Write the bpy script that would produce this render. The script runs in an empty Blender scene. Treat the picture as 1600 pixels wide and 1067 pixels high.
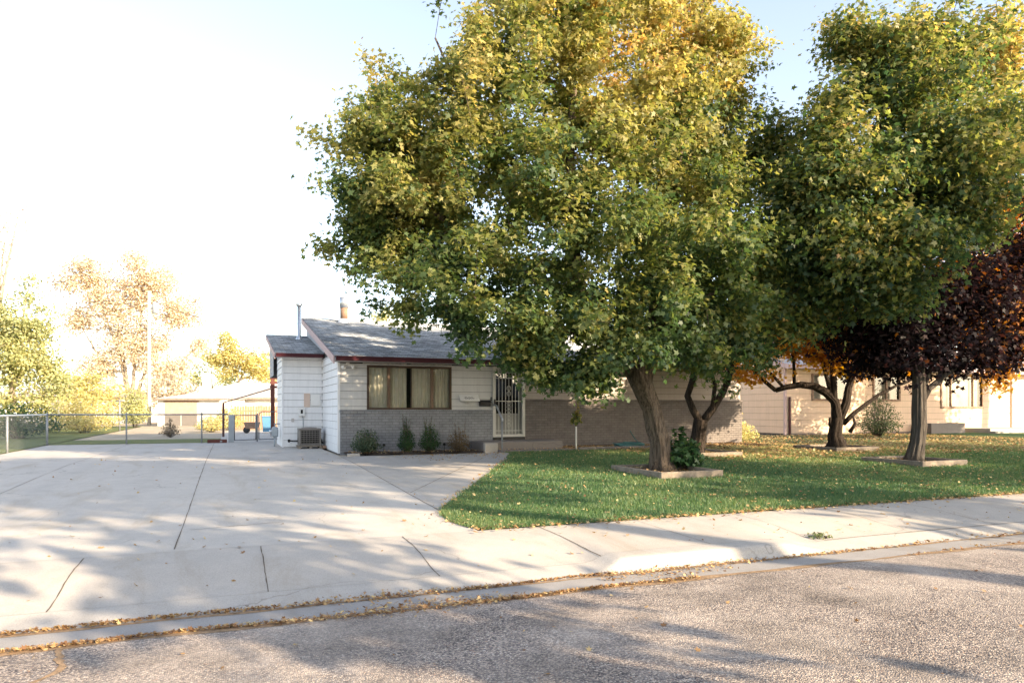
import bpy, math, random
import numpy as np
from mathutils import Vector, Matrix

# ------------------------------------------------------------------ scene, camera, light
S = bpy.context.scene
COL = S.collection
R = math.radians
YAW = R(22.0)
CAM = np.array([-3.03, -21.10, 1.27])
FPX = 1100.0            # focal length in pixels of the 1600 px wide photograph

cam_d = bpy.data.cameras.new("camera")
cam_d.sensor_width = 36.0
cam_d.lens = FPX / 1600.0 * 36.0
cam_d.shift_y = 106.5 / 1600.0
cam_d.clip_end = 3000.0
cam = bpy.data.objects.new("camera", cam_d)
cam.location = CAM
cam.rotation_euler = (R(90), 0, -YAW)
COL.objects.link(cam)
S.camera = cam

SUN_EL = R(20.0)
SUN_H = Vector((0.55, -0.835, 0)).normalized()      # horizontal direction towards the sun
SUN_V = Vector((SUN_H.x * math.cos(SUN_EL), SUN_H.y * math.cos(SUN_EL), math.sin(SUN_EL)))

w = bpy.data.worlds.new("World")
S.world = w
w.use_nodes = True
wn, wl = w.node_tree.nodes, w.node_tree.links
wn.clear()
sky = wn.new("ShaderNodeTexSky")
sky.sky_type = 'NISHITA'
sky.sun_disc = False
sky.sun_elevation = SUN_EL
sky.sun_rotation = math.atan2(SUN_H.x, SUN_H.y)
sky.air_density = 1.0
sky.dust_density = 1.2
sky.ozone_density = 1.0
hs = wn.new("ShaderNodeHueSaturation")
hs.inputs['Saturation'].default_value = 0.68
hs.inputs['Hue'].default_value = 0.506
bg = wn.new("ShaderNodeBackground")
bg.inputs['Strength'].default_value = 0.118
wo = wn.new("ShaderNodeOutputWorld")
wl.new(sky.outputs[0], hs.inputs['Color'])
wl.new(hs.outputs[0], bg.inputs['Color'])
wl.new(bg.outputs[0], wo.inputs['Surface'])

sun_d = bpy.data.lights.new("sun", 'SUN')
sun_d.energy = 3.9
sun_d.angle = R(0.5)
sun_d.color = (1.0, 0.80, 0.56)
sun = bpy.data.objects.new("sun", sun_d)
sun.rotation_euler = SUN_V.to_track_quat('Z', 'Y').to_euler()
COL.objects.link(sun)

S.view_settings.view_transform = 'Standard'
S.view_settings.look = 'None'
S.view_settings.exposure = 1.98
S.view_settings.gamma = 1.0
S.view_settings.use_curve_mapping = False
S.render.engine = 'CYCLES'
S.cycles.max_bounces = 8
S.cycles.diffuse_bounces = 4
S.cycles.transparent_max_bounces = 12
S.cycles.use_denoising = True

# ------------------------------------------------------------------ helpers
CY, SY = math.cos(YAW), math.sin(YAW)

def W(px, py, depth):
    """A real place: the point at a given distance along the view axis seen at a photo pixel."""
    xc = (px - 800.0) / FPX * depth
    z = CAM[2] + (640.0 - py) / FPX * depth
    return np.array([CAM[0] + xc * CY + depth * SY, CAM[1] - xc * SY + depth * CY, z])

def depth_of(x, y):
    return (x - CAM[0]) * SY + (y - CAM[1]) * CY

def tag(o, label=None, cat=None, group=None, kind=None):
    if label: o['label'] = label
    if cat: o['category'] = cat
    if group: o['group'] = group
    if kind: o['kind'] = kind
    return o

def empty(name, loc, label, cat, group=None):
    o = bpy.data.objects.new(name, None)
    o.location = loc
    o.empty_display_size = 0.2
    COL.objects.link(o)
    return tag(o, label, cat, group)

class MB:
    def __init__(self):
        self.v, self.f, self.m, self.s = [], [], [], []
    def add(self, vs, fs, mi=0, smooth=False):
        b = len(self.v)
        self.v.extend([tuple(map(float, p)) for p in vs])
        for f in fs:
            self.f.append(tuple(b + i for i in f)); self.m.append(mi); self.s.append(smooth)
        return self
    def quad(self, a, b, c, d, mi=0):
        return self.add([a, b, c, d], [(0, 1, 2, 3)], mi)
    def poly(self, pts, mi=0):
        return self.add(pts, [tuple(range(len(pts)))], mi)
    def box(self, a, b, mi=0, bev=0.0):
        x0, y0, z0 = a; x1, y1, z1 = b
        if x0 > x1: x0, x1 = x1, x0
        if y0 > y1: y0, y1 = y1, y0
        if z0 > z1: z0, z1 = z1, z0
        if bev <= 0:
            vs = [(x0,y0,z0),(x1,y0,z0),(x1,y1,z0),(x0,y1,z0),(x0,y0,z1),(x1,y0,z1),(x1,y1,z1),(x0,y1,z1)]
            return self.add(vs, [(0,3,2,1),(4,5,6,7),(0,1,5,4),(1,2,6,5),(2,3,7,6),(3,0,4,7)], mi)
        e = bev
        vs = []
        for (xa, ya, za, k) in ((x0,y0,z0,0),):
            pass
        def ring(z, i):
            return [(x0+i,y0,z),(x1-i,y0,z),(x1,y0+i,z),(x1,y1-i,z),(x1-i,y1,z),(x0+i,y1,z),(x0,y1-i,z),(x0,y0+i,z)]
        def ringin(z):
            return [(x0+e,y0+e,z),(x1-e,y0+e,z),(x1-e,y0+e,z),(x1-e,y1-e,z),(x1-e,y1-e,z),(x0+e,y1-e,z),(x0+e,y1-e,z),(x0+e,y0+e,z)]
        rs = [ring(z0+e, e), ring(z1-e, e)]
        top = [(x0+e,y0+e,z1),(x1-e,y0+e,z1),(x1-e,y1-e,z1),(x0+e,y1-e,z1)]
        bot = [(x0+e,y0+e,z0),(x1-e,y0+e,z0),(x1-e,y1-e,z0),(x0+e,y1-e,z0)]
        vs = rs[0] + rs[1] + top + bot
        fs = [(i, (i+1) % 8, 8+(i+1) % 8, 8+i) for i in range(8)]
        fs += [(16,17,18,19), (23,22,21,20)]
        fs += [(8,9,17,16), (9,10,17), (10,11,18,17), (11,12,18), (12,13,19,18), (13,14,19), (14,15,16,19), (15,8,16)]
        fs += [(1,0,20,21), (2,1,21), (3,2,21,22), (4,3,22), (5,4,22,23), (6,5,23), (7,6,23,20), (0,7,20)]
        return self.add(vs, fs, mi)
    def tube(self, pts, rad, n=8, mi=0, smooth=True, caps=True, rough=0.0, rng=None):
        pts = [Vector(p) for p in pts]
        if not hasattr(rad, '__len__'): rad = [rad] * len(pts)
        vs, fs = [], []
        prev = None
        ridge = [rng.random() - .5 for _ in range(n)] if rng else None
        for i, p in enumerate(pts):
            if i == 0: t = pts[1] - pts[0]
            elif i == len(pts) - 1: t = pts[-1] - pts[-2]
            else: t = (pts[i+1] - pts[i]).normalized() + (pts[i] - pts[i-1]).normalized()
            t.normalize()
            if prev is None:
                ref = Vector((0,0,1)) if abs(t.z) < 0.9 else Vector((1,0,0))
                a = t.cross(ref).normalized()
            else:
                a = (prev - t * prev.dot(t)).normalized()
            prev = a
            b = t.cross(a)
            for k in range(n):
                th = 2 * math.pi * k / n
                r = rad[i] * (1 + (rough * (ridge[k] + .6 * (rng.random() - .5)) if rng else 0))
                vs.append(p + a * (math.cos(th) * r) + b * (math.sin(th) * r))
        for i in range(len(pts) - 1):
            for k in range(n):
                k2 = (k + 1) % n
                fs.append((i*n+k, i*n+k2, (i+1)*n+k2, (i+1)*n+k))
        if caps:
            fs.append(tuple(range(n))[::-1]); fs.append(tuple((len(pts)-1)*n + k for k in range(n)))
        return self.add(vs, fs, mi, smooth)
    def lathe(self, c, prof, n=16, mi=0):
        vs, fs = [], []
        for (r, z) in prof:
            for k in range(n):
                th = 2*math.pi*k/n
                vs.append((c[0]+r*math.cos(th), c[1]+r*math.sin(th), c[2]+z))
        for i in range(len(prof)-1):
            for k in range(n):
                k2 = (k+1) % n
                fs.append((i*n+k, i*n+k2, (i+1)*n+k2, (i+1)*n+k))
        fs.append(tuple(range(n))[::-1]); fs.append(tuple((len(prof)-1)*n+k for k in range(n)))
        return self.add(vs, fs, mi, True)
    def build(self, name, mats, parent=None):
        me = bpy.data.meshes.new(name)
        off = Vector((0,0,0))
        if parent is not None:
            q = parent
            while q is not None:
                off = off + q.location; q = q.parent
        me.from_pydata([(x-off.x, y-off.y, z-off.z) for (x, y, z) in self.v], [], self.f)
        if not isinstance(mats, (list, tuple)): mats = [mats]
        for m in mats: me.materials.append(m)
        me.polygons.foreach_set('material_index', self.m)
        me.polygons.foreach_set('use_smooth', self.s)
        me.update()
        o = bpy.data.objects.new(name, me)
        COL.objects.link(o)
        if parent is not None: o.parent = parent
        return o

# ------------------------------------------------------------------ materials
class NT:
    def __init__(self, name):
        self.mat = bpy.data.materials.new(name)
        self.mat.use_nodes = True
        self.n, self.l = self.mat.node_tree.nodes, self.mat.node_tree.links
        self.n.clear()
        self.out = self.n.new("ShaderNodeOutputMaterial")
    def new(self, t, **kw):
        nd = self.n.new(t)
        for k, v in kw.items():
            if k in nd.inputs: nd.inputs[k].default_value = v
            else: setattr(nd, k, v)
        return nd
    def link(self, a, b): self.l.new(a, b)
    def coord(self): return self.new("ShaderNodeTexCoord").outputs['Object']
    def noise(self, vec, scale, detail=4, rough=.55, dist=0.0):
        nd = self.new("ShaderNodeTexNoise"); nd.inputs['Scale'].default_value = scale
        nd.inputs['Detail'].default_value = detail; nd.inputs['Roughness'].default_value = rough
        nd.inputs['Distortion'].default_value = dist
        self.link(vec, nd.inputs['Vector']); return nd.outputs['Fac']
    def ramp(self, fac, stops, interp='LINEAR'):
        nd = self.new("ShaderNodeValToRGB"); cr = nd.color_ramp; cr.interpolation = interp
        while len(cr.elements) < len(stops): cr.elements.new(0.5)
        for e, (p, c) in zip(cr.elements, stops):
            e.position = p; e.color = (c[0], c[1], c[2], 1) if hasattr(c, '__len__') else (c, c, c, 1)
        self.link(fac, nd.inputs['Fac']); return nd.outputs['Color']
    def mix(self, fac, a, b, mode='MIX'):
        nd = self.new("ShaderNodeMix"); nd.data_type = 'RGBA'; nd.blend_type = mode
        for sock, v in ((nd.inputs[0], fac), (nd.inputs[6], a), (nd.inputs[7], b)):
            if hasattr(v, 'is_output'): self.link(v, sock)
            elif hasattr(v, '__len__'): sock.default_value = (v[0], v[1], v[2], 1)
            else: sock.default_value = v
        return nd.outputs[2]
    def bump(self, h, strength=.3, dist=.01):
        nd = self.new("ShaderNodeBump"); nd.inputs['Strength'].default_value = strength
        nd.inputs['Distance'].default_value = dist
        self.link(h, nd.inputs['Height']); return nd.outputs['Normal']
    def pbsdf(self, color, rough=.7, metal=0.0, normal=None, spec=.3):
        p = self.new("ShaderNodeBsdfPrincipled")
        if hasattr(color, 'is_output'): self.link(color, p.inputs['Base Color'])
        else: p.inputs['Base Color'].default_value = (color[0], color[1], color[2], 1)
        p.inputs['Roughness'].default_value = rough
        p.inputs['Metallic'].default_value = metal
        p.inputs['Specular IOR Level'].default_value = spec
        if normal is not None: self.link(normal, p.inputs['Normal'])
        self.link(p.outputs[0], self.out.inputs['Surface'])
        return self.mat

def sc(c, k): return tuple(max(0, x * k) for x in c)

def plain(name, col, rough=.6, metal=0.0, var=.12, scale=3.0, bump=0.0, bscale=60.0, spec=.3, streak=0.0):
    t = NT(name); c = t.coord()
    f = t.noise(c, scale, 6, .65)
    colr = t.ramp(f, [(.25, sc(col, 1-var)), (.75, sc(col, 1+var))])
    if streak > 0:
        mp = t.new("ShaderNodeMapping"); mp.inputs['Scale'].default_value = (9, 9, .5)
        t.link(c, mp.inputs['Vector'])
        g = t.noise(mp.outputs[0], 1.0, 5, .6)
        gm = t.ramp(g, [(.45, 0.0), (.8, 1.0)])
        k = t.new("ShaderNodeMath", operation='MULTIPLY'); k.inputs[1].default_value = streak
        t.link(gm, k.inputs[0])
        colr = t.mix(k.outputs[0], colr, sc(col, .45))
    nrm = t.bump(t.noise(c, bscale, 4), bump, .01) if bump > 0 else None
    return t.pbsdf(colr, rough, metal, nrm, spec)

def concrete_mat(name, col, stain=.35, tracks=False):
    t = NT(name); c = t.coord()
    big = t.ramp(t.noise(c, .35, 6, .6, .4), [(.3, sc(col, .86)), (.5, col), (.75, sc(col, 1.10))])
    med = t.ramp(t.noise(c, 3.2, 8, .7), [(.35, sc(col, .72)), (.62, sc(col, 1.08))])
    m = t.mix(.45, big, med)
    fine = t.noise(c, 90, 3, .7)
    m = t.mix(.45, m, t.ramp(fine, [(.3, sc(col, .5)), (.55, col), (.8, sc(col, 1.3))]))
    mp = t.new("ShaderNodeMapping"); mp.inputs['Scale'].default_value = (.9, .22, 1); mp.inputs['Rotation'].default_value = (0, 0, .5)
    t.link(c, mp.inputs['Vector'])
    st = t.ramp(t.noise(mp.outputs[0], 1.6, 7, .7, .8), [(.52, 0.0), (.68, 1.0)])
    k = t.new("ShaderNodeMath", operation='MULTIPLY'); k.inputs[1].default_value = stain
    t.link(st, k.inputs[0])
    m = t.mix(k.outputs[0], m, sc((col[0]*.9, col[1]*.83, col[2]*.72), .8))
    vo = t.new("ShaderNodeTexVoronoi"); vo.feature = 'DISTANCE_TO_EDGE'; vo.inputs['Scale'].default_value = .27
    wv = t.new("ShaderNodeVectorMath", operation='ADD')
    nz = t.new("ShaderNodeTexNoise"); nz.inputs['Scale'].default_value = 1.4; nz.inputs['Detail'].default_value = 6
    t.link(c, nz.inputs['Vector']); t.link(c, wv.inputs[0]); t.link(nz.outputs['Color'], wv.inputs[1])
    t.link(wv.outputs[0], vo.inputs['Vector'])
    gate = t.ramp(t.noise(c, .6, 2), [(.52, 0.0), (.56, .55)])
    cr = t.ramp(vo.outputs['Distance'], [(.0, 1.0), (.0022, 0.0)])
    km = t.new("ShaderNodeMath", operation='MULTIPLY'); t.link(cr, km.inputs[0]); t.link(gate, km.inputs[1])
    m = t.mix(km.outputs[0], m, sc(col, .38))
    if tracks:
        sp = t.new("ShaderNodeSeparateXYZ"); t.link(c, sp.inputs[0])
        wob = t.new("ShaderNodeMath", operation='MULTIPLY_ADD'); wob.inputs[1].default_value = .5
        t.link(t.noise(c, .25, 2), wob.inputs[0]); t.link(sp.outputs['X'], wob.inputs[2])
        tot = None
        for x0 in (-1.0, -2.55, -4.4, -5.95):
            df = t.new("ShaderNodeMath", operation='SUBTRACT'); df.inputs[1].default_value = x0 + .25; t.link(wob.outputs[0], df.inputs[0])
            ab = t.new("ShaderNodeMath", operation='ABSOLUTE'); t.link(df.outputs[0], ab.inputs[0])
            rp = t.ramp(ab.outputs[0], [(.04, 1.0), (.26, 0.0)])
            if tot is None: tot = rp
            else: tot = t.mix(1.0, tot, rp, 'ADD')
        nz2 = t.ramp(t.noise(c, 2.2, 6, .7), [(.40, 0.0), (.72, .34)])
        k2 = t.new("ShaderNodeMath", operation='MULTIPLY'); t.link(tot, k2.inputs[0]); t.link(nz2, k2.inputs[1])
        m = t.mix(k2.outputs[0], m, sc(col, .5))
        vs_ = t.new("ShaderNodeTexVoronoi"); vs_.inputs['Scale'].default_value = .55; t.link(wv.outputs[0], vs_.inputs['Vector'])
        oil = t.ramp(vs_.outputs['Distance'], [(.06, .5), (.17, 0.0)])
        og = t.ramp(t.noise(c, .31, 2), [(.50, 0.0), (.56, 1.0)])
        k3 = t.new("ShaderNodeMath", operation='MULTIPLY'); t.link(oil, k3.inputs[0]); t.link(og, k3.inputs[1])
        m = t.mix(k3.outputs[0], m, sc(col, .42))
    return t.pbsdf(m, .85, 0, t.bump(fine, .25, .004), .25)

def road_mat():
    t = NT("chip_seal_asphalt"); c = t.coord()
    vo = t.new("ShaderNodeTexVoronoi"); vo.inputs['Scale'].default_value = 82; vo.inputs['Randomness'].default_value = 1
    nz = t.new("ShaderNodeTexNoise"); nz.inputs['Scale'].default_value = 40
    t.link(c, nz.inputs['Vector'])
    ad = t.new("ShaderNodeVectorMath", operation='MULTIPLY_ADD'); ad.inputs[1].default_value = (.012, .012, .012)
    t.link(nz.outputs['Color'], ad.inputs[0]); t.link(c, ad.inputs[2])
    t.link(ad.outputs[0], vo.inputs['Vector'])
    sep = t.new("ShaderNodeSeparateColor"); t.link(vo.outputs['Color'], sep.inputs[0])
    stone = t.ramp(sep.outputs[0], [(.0, (.04, .036, .042)), (.25, (.15, .128, .12)), (.38, (.33, .275, .23)),
                                    (.55, (.48, .39, .31)), (.77, (.59, .485, .385)), (.94, (.72, .64, .54)), (.985, (.36, .20, .13))], 'CONSTANT')
    gaps = t.ramp(vo.outputs['Distance'], [(.35, 0.0), (.75, 1.0)])
    m = t.mix(gaps, stone, (.19, .16, .145))
    patch = t.ramp(t.noise(c, .55, 7, .68, .5), [(.42, 0.0), (.66, 1.0)])
    dust = t.ramp(t.noise(c, 24, 4), [(.3, (.46, .39, .33)), (.7, (.57, .495, .42))])
    k = t.new("ShaderNodeMath", operation='MULTIPLY'); k.inputs[1].default_value = .62; t.link(patch, k.inputs[0])
    m = t.mix(k.outputs[0], m, dust)
    mp = t.new('ShaderNodeMapping'); mp.inputs['Scale'].default_value = (.06, .55, 1)
    t.link(c, mp.inputs['Vector'])
    lane = t.ramp(t.noise(mp.outputs[0], 1.0, 3), [(.42, .80), (.60, 1.08)])
    m = t.mix(1.0, m, lane, 'MULTIPLY')
    dk = t.ramp(t.noise(c, 1.1, 6, .7), [(.45, 1.05), (.72, .55)])
    m = t.mix(1.0, m, dk, 'MULTIPLY')
    inv = t.ramp(vo.outputs['Distance'], [(.0, 1.0), (.8, 0.0)])
    return t.pbsdf(m, .8, 0, t.bump(inv, .8, .008), .3)

def brick_mat(name, c1, c2, mortar, axes='xz'):
    t = NT(name); c = t.coord()
    sp = t.new("ShaderNodeSeparateXYZ"); t.link(c, sp.inputs[0])
    cb = t.new("ShaderNodeCombineXYZ")
    t.link(sp.outputs['X' if axes == 'xz' else 'Y'], cb.inputs[0]); t.link(sp.outputs['Z'], cb.inputs[1])
    b = t.new("ShaderNodeTexBrick"); b.offset = .5
    b.inputs['Scale'].default_value = 1.0
    b.inputs['Brick Width'].default_value = .21; b.inputs['Row Height'].default_value = .082
    b.inputs['Mortar Size'].default_value = .009; b.inputs['Mortar Smooth'].default_value = .3
    b.inputs['Color1'].default_value = (*c1, 1); b.inputs['Color2'].default_value = (*c2, 1)
    b.inputs['Mortar'].default_value = (*mortar, 1); b.inputs['Bias'].default_value = 0
    t.link(cb.outputs[0], b.inputs['Vector'])
    d = t.ramp(t.noise(c, 5, 6, .65), [(.3, .82), (.7, 1.12)])
    m = t.mix(1.0, b.outputs['Color'], d, 'MULTIPLY')
    h = t.new("ShaderNodeMath", operation='SUBTRACT'); h.inputs[0].default_value = 1
    t.link(b.outputs['Fac'], h.inputs[1])
    return t.pbsdf(m, .7, 0, t.bump(h.outputs[0], .9, .012), .3)

def shingle_mat(name, base, var=.3):
    t = NT(name); c = t.coord()
    b = t.new("ShaderNodeTexBrick"); b.offset = .5
    b.inputs['Scale'].default_value = 1.0
    b.inputs['Brick Width'].default_value = .30; b.inputs['Row Height'].default_value = .145
    b.inputs['Mortar Size'].default_value = .007; b.inputs['Mortar Smooth'].default_value = .2
    b.inputs['Color1'].default_value = (*sc(base, 1-var), 1); b.inputs['Color2'].default_value = (*sc(base, 1+var), 1)
    b.inputs['Mortar'].default_value = (*sc(base, .42), 1); b.inputs['Bias'].default_value = .05
    wv = t.new("ShaderNodeVectorMath", operation='MULTIPLY_ADD'); wv.inputs[1].default_value = (.03, .05, 0)
    nz = t.new("ShaderNodeTexNoise"); nz.inputs['Scale'].default_value = 5
    t.link(c, nz.inputs['Vector']); t.link(nz.outputs['Color'], wv.inputs[0]); t.link(c, wv.inputs[2])
    t.link(wv.outputs[0], b.inputs['Vector'])
    d = t.ramp(t.noise(c, 1.3, 7, .7), [(.3, .8), (.7, 1.18)])
    m = t.mix(1.0, b.outputs['Color'], d, 'MULTIPLY')
    g = t.ramp(t.noise(c, 140, 2), [(.3, .75), (.7, 1.25)])
    m = t.mix(1.0, m, g, 'MULTIPLY')
    h = t.new("ShaderNodeMath", operation='SUBTRACT'); h.inputs[0].default_value = 1; t.link(b.outputs['Fac'], h.inputs[1])
    return t.pbsdf(m, .9, 0, t.bump(h.outputs[0], .8, .012), .2)

def leaf_mat(name, stops, trans=.40, gloss=.03):
    t = NT(name)
    at = t.new("ShaderNodeAttribute"); at.attribute_name = 'tint'
    col = t.ramp(at.outputs['Fac'], stops)
    d = t.new("ShaderNodeBsdfDiffuse"); tr = t.new("ShaderNodeBsdfTranslucent"); g = t.new("ShaderNodeBsdfGlossy")
    g.inputs['Roughness'].default_value = .5
    g.inputs['Color'].default_value = (.8, .8, .8, 1)
    t.link(col, d.inputs['Color'])
    hv = t.new("ShaderNodeHueSaturation"); hv.inputs['Saturation'].default_value = 1.15; hv.inputs['Value'].default_value = 1.5
    t.link(col, hv.inputs['Color']); t.link(hv.outputs[0], tr.inputs['Color'])
    m1 = t.new("ShaderNodeMixShader"); m1.inputs[0].default_value = trans
    t.link(d.outputs[0], m1.inputs[1]); t.link(tr.outputs[0], m1.inputs[2])
    m2 = t.new("ShaderNodeMixShader"); m2.inputs[0].default_value = gloss
    t.link(m1.outputs[0], m2.inputs[1]); t.link(g.outputs[0], m2.inputs[2])
    t.link(m2.outputs[0], t.out.inputs['Surface'])
    return t.mat

def bark_mat(name, dark, light, sc_v=1.0):
    t = NT(name); c = t.coord()
    mp = t.new("ShaderNodeMapping"); mp.inputs['Scale'].default_value = (26*sc_v, 26*sc_v, 3.2*sc_v)
    t.link(c, mp.inputs['Vector'])
    f = t.noise(mp.outputs[0], 1.0, 6, .65, .6)
    big = t.noise(c, 2.5, 4)
    m = t.mix(.75, t.ramp(big, [(.3, sc(light, .75)), (.7, light)]), t.ramp(f, [(.40, dark), (.56, light)]))
    return t.pbsdf(m, .9, 0, t.bump(f, 1.0, .06), .15)

def glass_mat(name, tint=(.75, .8, .8), amount=.35):
    t = NT(name)
    tr = t.new("ShaderNodeBsdfTransparent"); tr.inputs['Color'].default_value = (*tint, 1)
    g = t.new("ShaderNodeBsdfGlossy"); g.inputs['Roughness'].default_value = .02; g.inputs['Color'].default_value = (.95, .95, .95, 1)
    lw = t.new("ShaderNodeFresnel"); lw.inputs['IOR'].default_value = 1.5
    k = t.new("ShaderNodeMath", operation='ADD'); k.inputs[1].default_value = amount * .25; t.link(lw.outputs[0], k.inputs[0])
    mx = t.new("ShaderNodeMixShader"); t.link(k.outputs[0], mx.inputs[0])
    t.link(tr.outputs[0], mx.inputs[1]); t.link(g.outputs[0], mx.inputs[2])
    t.link(mx.outputs[0], t.out.inputs['Surface'])
    return t.mat

M = {}
M['concrete'] = concrete_mat("driveway_concrete", (.515, .475, .42), .6, True)
M['walk'] = concrete_mat("sidewalk_concrete", (.46, .42, .37), .55)
M['kerb'] = concrete_mat("kerb_concrete", (.43, .40, .36), .4)
M['pan'] = concrete_mat("gutter_concrete", (.33, .31, .29), .45)
M['step'] = concrete_mat("step_concrete", (.235, .205, .185), .5)
M['road'] = road_mat()
M['joint'] = plain("joint_dirt", (.13, .10, .072), .95, var=.6, scale=8)
M['soil'] = plain("bed_soil", (.075, .052, .036), .95, var=.5, scale=9, bump=.8, bscale=30)
M['dirt'] = plain("ground_dirt", (.42, .35, .25), .95, var=.3, scale=.6, bump=.4, bscale=10)
def lawn_mat(name, a, b, c2):
    t = NT(name); c = t.coord()
    m = t.ramp(t.noise(c, .8, 6, .7), [(.3, a), (.55, b), (.75, c2)])
    f = t.noise(c, 45, 4, .7)
    m = t.mix(1.0, m, t.ramp(f, [(.3, .55), (.7, 1.3)]), 'MULTIPLY')
    return t.pbsdf(m, .9, 0, t.bump(f, .8, .02), .15)
M['lawn'] = lawn_mat("lawn_thatch", (.045, .10, .034), (.07, .13, .042), (.12, .14, .05))
M['lawn_far'] = lawn_mat("side_lawn_grass", (.13, .16, .05), (.17, .19, .06), (.24, .22, .09))
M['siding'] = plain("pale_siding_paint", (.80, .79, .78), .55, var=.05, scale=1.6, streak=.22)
M['sheathing'] = plain('shade_gap_sheathing', (.07, .065, .06), .9, var=.2)  # wall backing coloured dark so the gaps between boards read as shadow lines
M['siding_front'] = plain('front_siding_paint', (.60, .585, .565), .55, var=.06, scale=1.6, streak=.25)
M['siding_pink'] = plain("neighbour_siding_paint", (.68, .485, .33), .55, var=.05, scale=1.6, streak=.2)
M['brick'] = brick_mat("grey_painted_brick", (.25, .25, .262), (.295, .295, .305), (.18, .18, .188))
M['cap'] = brick_mat("grey_brick_cap", (.26, .26, .27), (.30, .30, .31), (.17, .17, .175))
M['brick_brown_shade'] = brick_mat('brown_and_shade_brick', (.165, .140, .125), (.195, .168, .15), (.12, .105, .095))  # browner, darker brick: canopy shade right of the door put into the colour
M['siding_shade'] = plain('shade_darkened_siding', (.44, .38, .33), .55, var=.06, scale=1.6, streak=.2)  # siding right of the door, darkened in colour for the shade under the trees
M['shingle'] = shingle_mat("grey_shingles", (.30, .32, .345), .42)
M['shingle_pale'] = shingle_mat("pale_shingles", (.46, .44, .42), .15)
M['maroon'] = plain("maroon_paint", (.060, .014, .019), .4, var=.12, scale=2)
M['rake'] = plain("faded_pink_trim", (.50, .36, .34), .6, var=.08, scale=3)
M['soffit'] = plain("soffit_paint", (.52, .48, .45), .7, var=.05)
M['gable'] = plain("gable_grey_panel", (.42, .42, .43), .7, var=.08)
M['white'] = plain("white_paint", (.76, .74, .70), .45, var=.05, scale=4)
M['cream'] = plain("cream_paint", (.62, .59, .53), .5, var=.06, scale=4)
M['bronze'] = plain("bronze_window_frame", (.075, .05, .035), .4, .3, var=.15)
M['wood_frame'] = plain("brown_mullion", (.16, .10, .065), .5, var=.15)
M['galv'] = plain("galvanised_steel", (.52, .55, .57), .38, .75, var=.12, scale=5)
M['steel_post'] = plain("fence_steel", (.27, .28, .29), .5, .35, var=.15, scale=6)
M['rust'] = plain("rusty_brown_metal", (.27, .175, .12), .7, .2, var=.3, scale=6)
M['redpost'] = plain("red_brown_stain", (.11, .036, .026), .7, var=.25, scale=4)
M['black'] = plain("black_metal", (.012, .012, .013), .4, var=.2)
M['dark'] = plain("dark_interior", (.012, .011, .010), .9, var=.2)
M['ac'] = plain("ac_taupe_paint", (.22, .195, .17), .5, .1, var=.1)
M['grey'] = plain("grey_enamel", (.33, .36, .38), .5, .2, var=.12)
M['panelpaint'] = plain("peach_patch_paint", (.60, .46, .37), .6, var=.1)
M['timber'] = plain("weathered_timber", (.24, .195, .15), .85, var=.4, scale=7, bump=.6, bscale=40)
M['fencewood'] = plain("red_fence_wood", (.42, .25, .15), .8, var=.25, scale=5)
M['teal'] = plain("teal_hose_rubber", (.05, .15, .15), .5, var=.2)
M['blue'] = plain("blue_plastic", (.10, .25, .40), .45, var=.15)
M['utility'] = plain("utility_pole_wood", (.62, .55, .45), .9, var=.2)
M['curtain'] = None
def curtain_mat():
    t = NT("pleated_curtain"); c = t.coord()
    f = t.noise(c, 6, 4)
    m = t.ramp(f, [(.3, (.72, .68, .56)), (.7, (.80, .76, .66))])
    return t.pbsdf(m, .85, 0, None, .1)
M['curtain'] = curtain_mat()
M['blind'] = plain('dim_blind', (.34, .31, .26), .8, var=.2, scale=2, streak=.4)
M['glass'] = glass_mat("window_glass", (.92, .93, .91), .08)
M['glass_dark'] = glass_mat("door_glass", (.30, .32, .33), .1)
M['bark'] = bark_mat("maple_bark", (.040, .031, .024), (.175, .135, .10))
M['bark_dark'] = bark_mat("dark_bark", (.014, .011, .009), (.055, .042, .033))
M['bark_smooth'] = bark_mat("smooth_grey_bark", (.055, .047, .04), (.115, .10, .085), .6)
M['bark_pale'] = bark_mat("pale_bark", (.20, .16, .12), (.40, .33, .26))
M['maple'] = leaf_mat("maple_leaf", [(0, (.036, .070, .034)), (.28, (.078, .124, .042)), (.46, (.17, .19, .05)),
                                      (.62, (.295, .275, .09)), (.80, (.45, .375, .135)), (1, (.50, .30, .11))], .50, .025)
M['purple'] = leaf_mat("purple_maple_leaf", [(0, (.009, .008, .011)), (.5, (.018, .012, .015)), (.80, (.045, .018, .017)),
                                             (.91, (.19, .075, .03)), (1, (.42, .19, .055))], .38, .012)
M['orange'] = leaf_mat("orange_autumn_leaf", [(0, (.42, .19, .035)), (.4, (.62, .32, .05)), (.7, (.72, .44, .08)), (1, (.55, .19, .045))], .5)
M['shrub'] = leaf_mat("shrub_leaf", [(0, (.018, .045, .02)), (.5, (.035, .085, .026)), (1, (.10, .16, .04))], .25)
M['shrub_yellow'] = leaf_mat("shrub_olive_leaf", [(0, (.06, .09, .045)), (.5, (.14, .17, .07)), (1, (.27, .26, .12))], .3)
M['shrub_grey'] = leaf_mat('grey_green_leaf', [(0, (.028, .05, .028)), (.5, (.06, .095, .05)), (1, (.17, .19, .10))], .25)
M['dry'] = leaf_mat("dry_shrub_leaf", [(0, (.10, .075, .045)), (.5, (.17, .125, .065)), (1, (.24, .15, .08))], .25)
M['far_yellow'] = leaf_mat("far_yellow_leaf", [(0, (.34, .32, .13)), (.5, (.52, .46, .18)), (1, (.64, .53, .24))], .4, .03)
M['far_tan'] = leaf_mat("far_tan_leaf", [(0, (.48, .41, .31)), (.5, (.62, .53, .39)), (1, (.70, .58, .42))], .35, .03)
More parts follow.
